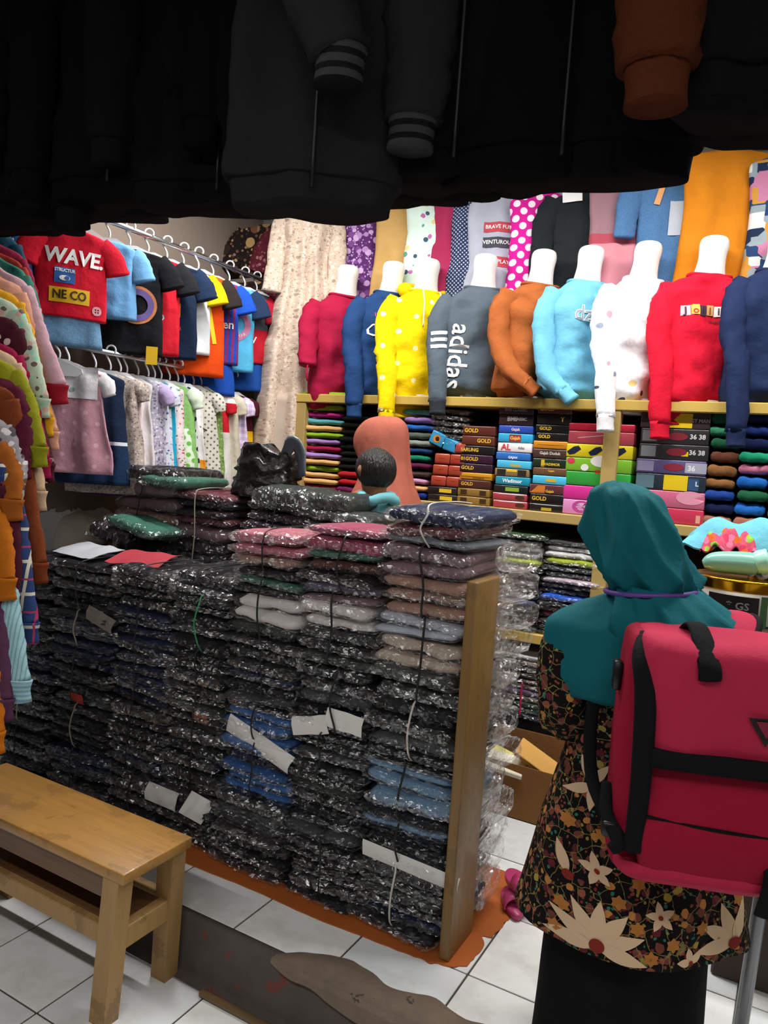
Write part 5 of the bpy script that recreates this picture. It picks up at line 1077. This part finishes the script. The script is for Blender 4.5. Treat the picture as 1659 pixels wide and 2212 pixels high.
for s in (-1, 1):   # shoulder straps over the shoulders
    mk('shoulder_strap', tube([(s*.075, .07, .44), (s*.10, .15, .475), (s*.105, .25, .47), (s*.11, .32, .40)], [.026, .03, .03, .026], 12, 24, .35), M_red2, BP)
    mk('strap_edge', tube([(s*.098, .075, .445), (s*.126, .15, .478), (s*.132, .25, .47), (s*.135, .32, .40)], .007, 8, 24), M_blk, BP)
    mk('lower_strap', tube([(s*.145, .16, .42), (s*.19, .10, .27), (s*.19, .03, .14), (s*.155, -.05, .08), (s*.135, -.09, .06)], [.012, .013, .013, .014, .016], 8, 24, .4), M_blk, BP)
mk('strap_tail', tube([(-.165, -.02, .15), (-.17, -.07, .11), (-.15, -.11, .075), (-.165, -.12, .06)], [.012, .012, .015, .01], 8, 20, .4), M_blk, BP)
mk('side_buckle', box(-.172, -.155, -.02, .01, .34, .40, .004), solid('#101012', .4), BP)
mk('buckle', box(-.178, -.15, -.095, -.06, .07, .1, .004), solid('#101012', .4), BP)

# ---- shop woman in a salmon headscarf holding a child
p = at(835, 960, Y=2.98)
Pm = thing('person', 'person in a long salmon headscarf standing between the piles and the shelf', 'person', (p.x, 2.98, STEP), 1.25)
armsP = {'L': ((-.21, .04, .95), (-.10, .22, .98), (-.05, .28, 1.0)), 'R': ((.215, .05, .96), (.17, .20, 1.0), (.12, .25, 1.02))}
H2 = 1.60
figure(Pm, 1.56, armsP); face(Pm, 1.0, (0, .025, 1.46))
M_sal = cloth('#ad604f', bump=.3, rough=.8)
keys = [(1.625, .012, .012, 0, .01), (1.618, .05, .06, 0, .012), (1.59, .088, .112, 0, .024), (1.54, .108, .142, 0, .038), (1.485, .114, .142, 0, .034), (1.42, .114, .122, 0, .008), (1.34, .122, .13, 0, -.008), (1.28, .145, .15, 0, -.01), (1.2, .185, .175, 0, -.01), (1.08, .225, .2, 0, -.005), (.95, .25, .22, 0, 0)]
sc_ = scarf(keys, 72, 40, lambda th, t: .035*t*math.sin(7*th+2*t)+.02*t*math.sin(12*th), M_sal, Pm, 'headscarf', 9)
mk('robe', body([(1.25, .1, .09, 0, 0), (1.22, .18, .11, 0, 0), (1.0, .19, .14, 0, 0), (.6, .23, .18, 0, 0), (.03, .27, .22, 0, 0)], 40, 24, .015, 4, 0, .006, 1, 2.2), cloth('#3a2c34', bump=.3), Pm)
# child
p = at(813, 1016, Y=2.70)
Ch = thing('child', 'small child with black hair in a light blue shirt carried near the salmon headscarf', 'child', (p.x, 2.70, p.z-.50), 1.1)
J = {'pel': ((0, 0, .10), (.085, .075)), 'wai': ((0, 0, .19), (.085, .07)), 'che': ((0, 0, .28), (.085, .065)), 'nba': ((0, 0, .345), (.045, .042)), 'nec': ((0, .003, .385), .034), 'hd1': ((0, .008, .435), (.056, .062)), 'hd2': ((0, .012, .505), (.07, .076)), 'hd3': ((0, .008, .56), (.045, .05))}
E_ = [('pel', 'wai'), ('wai', 'che'), ('che', 'nba'), ('nba', 'nec'), ('nec', 'hd1'), ('hd1', 'hd2'), ('hd2', 'hd3')]
for sd, k in ((-1, 'L'), (1, 'R')):
    J['sh'+k] = ((sd*.10, 0, .335), .036); J['el'+k] = ((sd*.135, .04, .235), .027); J['wr'+k] = ((sd*.10, .13, .22), .02); J['ha'+k] = ((sd*.09, .175, .225), (.024, .013))
    E_ += [('nba', 'sh'+k), ('sh'+k, 'el'+k), ('el'+k, 'wr'+k), ('wr'+k, 'ha'+k)]
    J['hi'+k] = ((sd*.06, .03, .07), .06); J['kn'+k] = ((sd*.12, .16, .03), .042); J['an'+k] = ((sd*.11, .15, -.14), .026); J['to'+k] = ((sd*.115, .22, -.165), (.024, .014))
    E_ += [('pel', 'hi'+k), ('hi'+k, 'kn'+k), ('kn'+k, 'an'+k), ('an'+k, 'to'+k)]
    d = Vector(J['ha'+k][0])-Vector(J['wr'+k][0])
    finger_joints(J, E_, 'ha'+k, sd, d, None)
skin_body('body', J, E_, 'pel', M_skin, Ch); face(Ch, .92, (0, .012, .50))
for s in (-1, 1): mk('ear', tube([(s*.07, .0, .475), (s*.082, -.006, .495), (s*.078, -.004, .515)], [.008, .014, .008], 8, 10, .5), M_skin, Ch)
rings = []
for i in range(22):
    t = i/21; a = pi*.5*(1-t)+(-.55)*t; ring = []
    for j in range(44):
        b = 2*pi*j/44; fr = sin(b)
        aa = pi*.5-(pi*.5+ (.95 if fr < .15 else .95-1.38*min(1, (fr-.15)/.5)))*t
        k = 1+.045*noise.noise(Vector((cos(b)*5, sin(b)*5, t*6)))+.02*noise.noise(Vector((cos(b)*14, sin(b)*14, t*9)))
        ring.append(Vector((.083*k*cos(aa)*cos(b), .005+.092*k*cos(aa)*sin(b), .505+.088*k*sin(aa))))
    rings.append(ring)
t = NT('hair'); o = t.obj(); t.b.inputs['Base Color'].default_value = lin('#120e0c'); t.b.inputs['Roughness'].default_value = .45; t.bump(t.n('TexNoise', {'Vector': t.scale(o, (90, 90, 18)), 'Scale': 1.6, 'Detail': 4.}).outputs[0], .9, .012)
mk('hair', loft(rings), t.m, Ch)
M_lb = cloth('#6fb0b8', bump=.5)
mk('shirt', body([(.375, .05, .045, 0, 0), (.365, .075, .055, 0, 0), (.34, .105, .065, 0, 0), (.25, .105, .085, 0, 0), (.1, .11, .095, 0, 0), (.04, .11, .10, 0, 0)], 40, 20, .004, 4, 0, .01, 3, 2.2), M_lb, Ch)
mk('shirt_hood', tube([(.075*cos(a), -.03+.06*sin(a), .385+.01*sin(3*a)) for a in [2*pi*i/16 for i in range(17)]], .022, 10, 30, 1, .3), M_lb, Ch)
for s in (-1, 1): mk('shirt_sleeve', tube([(s*.09, 0, .335), (s*.125, .02, .27), (s*.135, .05, .235)], [.048, .046, .042], 12, 12, 1, .15), M_lb, Ch)
mk('trousers', join(*[tube([(s*.05, 0, .08), (s*.09, .09, .05), (s*.12, .16, .03), (s*.115, .155, -.06), (s*.11, .15, -.12)], [.085, .07, .055, .045, .042], 14, 20) for s in (-1, 1)]), cloth('#3a4a5a'), Ch)
# ================================================================ dark jackets hanging over the stall front
YJ = 1.50
rl = thing('hanging_rail', 'steel rail over the stall front carrying dark jackets', 'rail', (0, 0, 0))
mk('pipe', tube([(-2.75, YJ, 3.0), (.9, YJ, 3.0)], .015, 10), M_chrome, rl)
for x in (-2.6, -.9, .8): mk('drop_rod', tube([(x, YJ, 3.01), (x, YJ, 3.3)], .006, 8), M_chrome, rl)
def jacket(X, y, zb, lab, m, rz, seed, w=.27, L=.78, slL=None, hemm=None, cuff=None, slR=None, name='jacket', dep=.06, sm=None, fold=.012, lx=None):
    z = zb+L
    r = thing(name, lab, 'jacket', (X, y, z), rz)
    keys = [(.04, .08, .03, 0, 0), (.02, .13, .04, 0, 0), (-.02, w*.8, .05, 0, 0), (-.07, w*.93, dep, 0, 0), (-.3, w*.95, dep+.01, 0, 0), (-L*.7, w*.97, dep+.015, 0, 0), (-L+.07, w, dep+.018, 0, 0), (-L+.05, w*.94, dep+.008, 0, 0), (-L, w*.9, dep+.004, 0, 0)]
    b = mk('body', body(keys, 60, 40, fold, 4, seed, .016, seed, 2.5), m, r)
    for sd, e in ((-1, slL), (1, slR)):
        e = e if e is not None else -L+.06+.05*sin(seed*3+sd)
        ex = sd*w*1.08; ey = -.075
        if sd < 0 and lx is not None: ex = lx; ey = -.17
        pts = [(sd*w*.8, 0, -.05), (sd*w*1.08*.6+ex*.4, -.03+ey*.3, -.2), (sd*w*.3+ex*.75, ey*.8, e*.62), (ex, ey, e+.06)]
        s = mk('sleeve', tube(pts, [.085, .085, .075, .06], 18, 30, .75, .22, seed+sd), sm or m, r)
        mk('cuff', tube([(ex, ey, e+.07), (ex*.99, ey-.003, e+.03), (ex*.985, ey-.005, e)], [.052, .046, .048], 16, 8, .75), cuff or sm or m, s)
    mk('zip', tube([(0.01, -dep-.03, -.1), (.012, -dep-.04, -L*.5), (.01, -dep-.035, -L+.02)], .004, 6), solid('#101011', .5, .3), r)
    mk('collar', tube([(.09*cos(a), .04*sin(a), .045) for a in [2*pi*i/16 for i in range(17)]], .018, 8, 30), m, r)
    return r, b
K = lambda c: cloth(c, bump=.7, rough=.95, spec=.05)
BK, BK2, CH, CH2 = K('#0b0b0d'), K('#100f12'), K('#222224'), K('#4a4a4a')
striped = cloth('#343436', 'hstripe', c2='#0c0c10', sc=38., r=.45, bump=.4)
JK = [(-2.42, 1.56, 2.27, 'black jacket at the bench end of the front rail', BK, .35, 1, {}), (-2.16, 1.47, 2.23, 'black zipped jacket with a hanging sleeve over the red child shirt', BK2, .15, 2, dict(slR=-.83)),
      (-1.92, 1.54, 2.26, 'dark grey-black jacket hanging second from the bench end', K('#141416'), .3, 3, {}), (-1.66, 1.46, 2.25, 'black fleece jacket hanging over the children rail', BK, .1, 4, {}),
      (-1.38, 1.53, 2.22, 'black jacket hanging beside the charcoal one', BK2, .35, 5, dict(slL=-.7)), (-.98, 1.35, 2.12, 'charcoal grey jacket with black striped knit cuffs', CH, .50, 6, dict(cuff=striped, slR=-.67, slL=-.60, w=.19, lx=.06, sm=K('#262628'))),
      (-.98, 1.56, 2.21, 'black jacket hanging behind the charcoal one', BK, .25, 7, dict(slR=-.80)), (-.72, 1.50, 2.20, 'black jacket hanging over the shelf mannequins', BK2, .3, 8, dict(slR=-.80)),
      (-.50, 1.54, 2.19, 'black waist-banded jacket beside the brown-sleeved one', BK, .2, 9, {}), (-.12, 1.36, 2.19, 'dark jacket with a rust brown sleeve', BK2, .3, 10, dict(slR=-.7, slL=-.80, w=.16, sm=K('#4a2414'))),
      (-.02, 1.54, 2.215, 'black jacket hanging near the backpack wearer', BK, .3, 11, {}), (.22, 1.48, 2.22, 'dark brown-black jacket at the end of the front rail', K('#17120f'), .3, 12, {})]
for X, y, zb, lab, m, rz, sd, kw in JK: jacket(X, y, zb, lab, m, rz, sd, **kw)
for X, y, zb, lab, m, rz, sd, kw in JK:
    pass

# ================================================================ cascade of long-sleeved tops at the left
Rz = YAW
def casc(k, n, tip, cuffpx, col, lab, mat=None, cuffm=None, name='long_sleeved_top', w=.19):
    t = k/(n-1); dep = 2.62-.50*t
    P = atd(tip[0], tip[1], dep); Q = atd(cuffpx[0], cuffpx[1], dep-.05)
    ex = Vector((cos(Rz), sin(Rz), 0)); ey = Vector((-sin(Rz), cos(Rz), 0))
    C0 = P-ex*w
    r = thing(name, lab, 'shirt', C0, Rz, None)
    m = mat or cloth(col, bump=.5)
    d = Q-P; q = (w+d.dot(ex), min(d.dot(ey), -.02), d.z)
    L = min(.78, -q[2]+.12)
    keys = [(.075, .05, .022, 0, 0), (.06, .075, .03, 0, 0), (.03, w*.6, .03, 0, 0), (-.0, w*.93, .034, 0, 0), (-.06, w*.97, .04, 0, 0), (-.25, w*.92, .045, 0, 0), (-.25-(L-.25)*.5, w*.95, .05, 0, 0), (-L, w*1.0, .055, 0, 0)]
    mk('body', body(keys, 40, 28, .008, 5, k, .01, k, 2.5), m, r)
    for sd in (-1, 1):
        pts = [(sd*w*.80, 0, -.03), (sd*(w*1.02), -.005, q[2]*.25-.03), (sd*(w*.7+q[0]*.3+.02), q[1]*.5, q[2]*.6), (sd*q[0], q[1], q[2]+.02)]
        s = mk('sleeve', tube(pts, [.05, .05, .042, .036], 16, 28, .5, .18, k+sd), m, r)
        mk('cuff', tube([(sd*q[0], q[1], q[2]+.03), (sd*q[0], q[1], q[2]-.0), (sd*(q[0]+.004), q[1], q[2]-.035)], [.042, .036, .038], 14, 6, .5), cuffm or m, s)
    return r
fl2 = lambda base, pal, sc=45., rr=.38: cloth(base, 'floral', pal=pal, sc=sc, r=rr, bump=.4)
CA = [((40, 520), (88, 800), '#0d3a4c', 'dark teal long-sleeved top, topmost of the cascade'), ((52, 552), (92, 800), '#7a1230', 'crimson long-sleeved top high in the cascade'),
 ((52, 570), (96, 830), '#8a2a1c', 'brick red long-sleeved top high in the cascade'), ((60, 588), (100, 850), '#2c6a5c', 'sea green long-sleeved top high in the cascade'),
 ((62, 610), (122, 850), '#b08a94', 'pale pink top with a grey and red cuff in the cascade'), ((52, 622), (102, 950), '#c08a72', 'peach long-sleeved top in the cascade'),
 ((46, 645), (90, 920), '#c08a14', 'mustard yellow long-sleeved top in the cascade'), ((44, 662), (82, 880), '#8a9a86', 'pale flowered long-sleeved top in the cascade'),
 ((44, 700), (92, 1020), '#3a0f1a', 'dark red top with white flowers in the cascade'), ((44, 760), (84, 1010), '#8a103c', 'magenta red long-sleeved top in the cascade'),
 ((42, 775), (74, 1080), '#b09478', 'beige long-sleeved top in the cascade'), ((42, 795), (76, 985), '#7a7a12', 'olive green long-sleeved top in the cascade'),
 ((38, 830), (40, 1010), '#4a1026', 'wine long-sleeved top in the cascade'), ((34, 850), (76, 1235), '#6a3014', 'rust brown long-sleeved top in the cascade'),
 ((22, 915), (22, 1100), '#8a8488', 'grey patterned top in the cascade'), ((12, 955), (22, 1100), '#8a4a14', 'orange-brown long-sleeved top in the cascade'),
 ((24, 1010), (56, 1365), '#26345a', 'navy plaid shirt in the cascade'), ((8, 1040), (14, 1330), '#3c0c1c', 'deep wine top in the cascade'),
 ((-12, 1080), (6, 1270), '#a0580c', 'bright orange long-sleeved top in the cascade'), ((2, 1165), (38, 1490), '#7fa2a8', 'pale blue ribbed top near the foot of the cascade'),
 ((-22, 1220), (0, 1530), '#4a2a40', 'purple long-sleeved top near the foot of the cascade'), ((-30, 1300), (-20, 1600), '#b0600c', 'orange top lowest in the cascade')]
sp = {4: dict(cuffm=cloth('#8a1424', bump=.4)), 7: dict(mat=fl2('#9aa694', ['#5a4a44', '#7ab09a', '#b08a80'])), 8: dict(mat=fl2('#3a0f1a', ['#c8b0a8', '#8a6a6a', '#3a0f1a', '#3a0f1a'], 24., .3)), 14: dict(mat=fl2('#8a8488', ['#4a4448', '#c8c0c0'])), 16: dict(mat=cloth('#22335c', 'plaid', c2='#b0a89c', c3='#8a3050', sc=11., r=.10)), 19: dict(mat=cloth('#86a8ae', 'vstripe', c2='#6a8a92', sc=90., r=.3), cuffm=cloth('#8aacb2', 'hstripe', c2='#7090a0', sc=80.))}
pts = []
for k, (tip, cf, col, lab) in enumerate(CA):
    r = casc(k, len(CA), tip, cf, col, lab, **sp.get(k, {})); pts.append(Vector(r.location)+Vector((0, 0, .10)))
arm = thing('display_arm', 'slanted steel display arm carrying the cascade of tops', 'rack', (0, 0, 0))
a, b = pts[0], pts[-1]
mk('arm', tube([tuple(a+Vector((0, .05, .1))), tuple((a+b)/2+Vector((-.02, .06, 0))), tuple(b+Vector((0, -.02, -.02)))], .012, 10), M_chrome, arm)
mk('post', tube([(a.x-.02, a.y+.08, 0.0), (a.x-.02, a.y+.08, 3.3)], .02, 10), M_chrome, arm)

# ================================================================ counter goods at the right
mk('counter', box(-.12, .95, 2.35, 2.85, STEP, 1.19, .006), solid('#3a2a20', .5, .4, var=.3), None, False); tag(bpy.data.objects['counter'], 'dark brown counter behind the backpack wearer', 'counter')
p = at(1608, 1245, Y=2.58); TN_ = thing('biscuit_tin', 'round white biscuit tin with a gold lid and red lettering on the counter', 'tin', (p.x, 2.58, 1.192), .4)
hT = p.z-1.192-.006; R_ = .135
tinm = mk('tin_body', lathe([(R_-.004, 0), (R_, .006), (R_, hT-.002), (R_-.004, hT)], 48), solid('#c9c2b6', .35, .5, 0.), TN_); tr_ = bvh(tinm)
mk('lid', lathe([(R_+.002, hT-.03), (R_+.006, hT-.026), (R_+.006, hT-.002), (R_+.009, hT+.002), (R_+.004, hT+.008), (R_-.01, hT+.004), (.01, hT+.006)], 48), solid('#c08a1c', .18, .6, 1.0), TN_)
decal(TN_, tr_, .12, .10, -.06, hT-.09, solid('#170a0c', .4), off=.002, nx=10); text(TN_, tr_, '* GS', .03, -.055, hT-.07, solid('#8a8a8c', .5), off=.004)
decal(TN_, tr_, .02, .11, .015, hT-.09, solid('#3a5a34', .5), off=.003); decal(TN_, tr_, .05, .014, -.01, hT-.14, solid('#a81c34', .5), rot=.15, off=.004); text(TN_, tr_, 'nis', .07, .085, hT-.12, solid('#b01c44', .5), off=.004)
# mint bottle-like container on the lid, cloths behind
JR = thing('mint_jar', 'pale mint plastic jar lying on the gold tin lid', 'jar', (p.x-.02, 2.57, p.z+.036), .2)
mk('jar_body', tube([(-.10, 0, -.01), (-.07, 0, 0), (.0, 0, .004), (.05, 0, .004)], [.012, .03, .036, .036], 16, 20), solid('#7ab0a0', .25, .5), JR)
mk('jar_cap', tube([(.045, 0, .006), (.06, -.004, .012), (.085, -.01, .024)], [.03, .038, .036], 16, 8), solid('#9ad8c4', .3, .5), JR)
def drape(name, lab, cat, X, Y, z, w, d, h, m, seed, rz=0.):
    nx, ny = 30, 14; V = []
    for j in range(ny+1):
        for i in range(nx+1):
            u, v = 2*i/nx-1, 2*j/ny-1; hh = h*(1-u*u)**.5*(1-.8*v*v)+.02*noise.noise(Vector((u*3+seed, v*3, 1)))+.012*sin(u*9+v*3+seed)
            V.append(Vector((u*w/2, v*d/2, max(hh, .0))))
    F = [(j*(nx+1)+i, j*(nx+1)+i+1, (j+1)*(nx+1)+i+1, (j+1)*(nx+1)+i) for j in range(ny) for i in range(nx)]
    n = len(V); V2 = V+[q-Vector((0, 0, .004)) for q in V]; F2 = F+[tuple(q+n for q in reversed(f)) for f in F]
    return tag(mk(name, (V2, F2), m, None, True, (X, Y, z), rz), lab, cat)
mk('carton_stack', box(.02, .55, 2.74, 2.84, 1.192, 1.38, .004), M_card, None, False); tag(bpy.data.objects['carton_stack'], 'brown carton behind the gold lidded tin', 'carton')
q = at(1610, 1215, Y=2.79)
drape('blue_cloth', 'light blue cloth draped behind the gold lidded tin', 'cloth', q.x+.03, 2.79, 1.382, .46, .16, .11, cloth('#6ab4c8', bump=.5), 1)
q = at(1580, 1200, Y=2.70)
drape('printed_cloth', 'small pink and orange printed cloth bundled behind the mint jar', 'cloth', q.x-.01, 2.715, 1.38, .17, .08, .07, FL('#c8506a', ['#d8642c', '#e07a9a', '#8ab03a', '#c83a5a'], 40., .5), 2)
q = at(1650, 1225, Y=2.62)
drape('white_cloth', 'crumpled white cloth on the gold tin lid', 'cloth', q.x+.02, 2.61, p.z+.006, .12, .1, .04, cloth('#cfc4c8', bump=.5), 3)
# grey metal leg at the lower right
a = at(1628, 2040, Y=2.02); b = at(1600, 2215, Y=2.0)
st = thing('metal_stand', 'grey metal stand leg beside the black skirt', 'stand', (0, 0, 0))
d = (b-a).normalized(); e = a+d*((STEP-a.z)/d.z)
mk('leg', tube([tuple(a-d*.5), tuple(e)], .017, 12), solid('#85878a', .4, .5, .5), st)
mk('foot', box(e.x-.03, e.x+.03, e.y-.03, e.y+.03, STEP+.0005, STEP+.008, .002), solid('#2a2a2c', .6), st)
mk('cross_bar', tube([tuple(a-d*.45), tuple(a-d*.45+Vector((.5, .02, 0)))], .014, 10), solid('#85878a', .4, .5, .5), st)
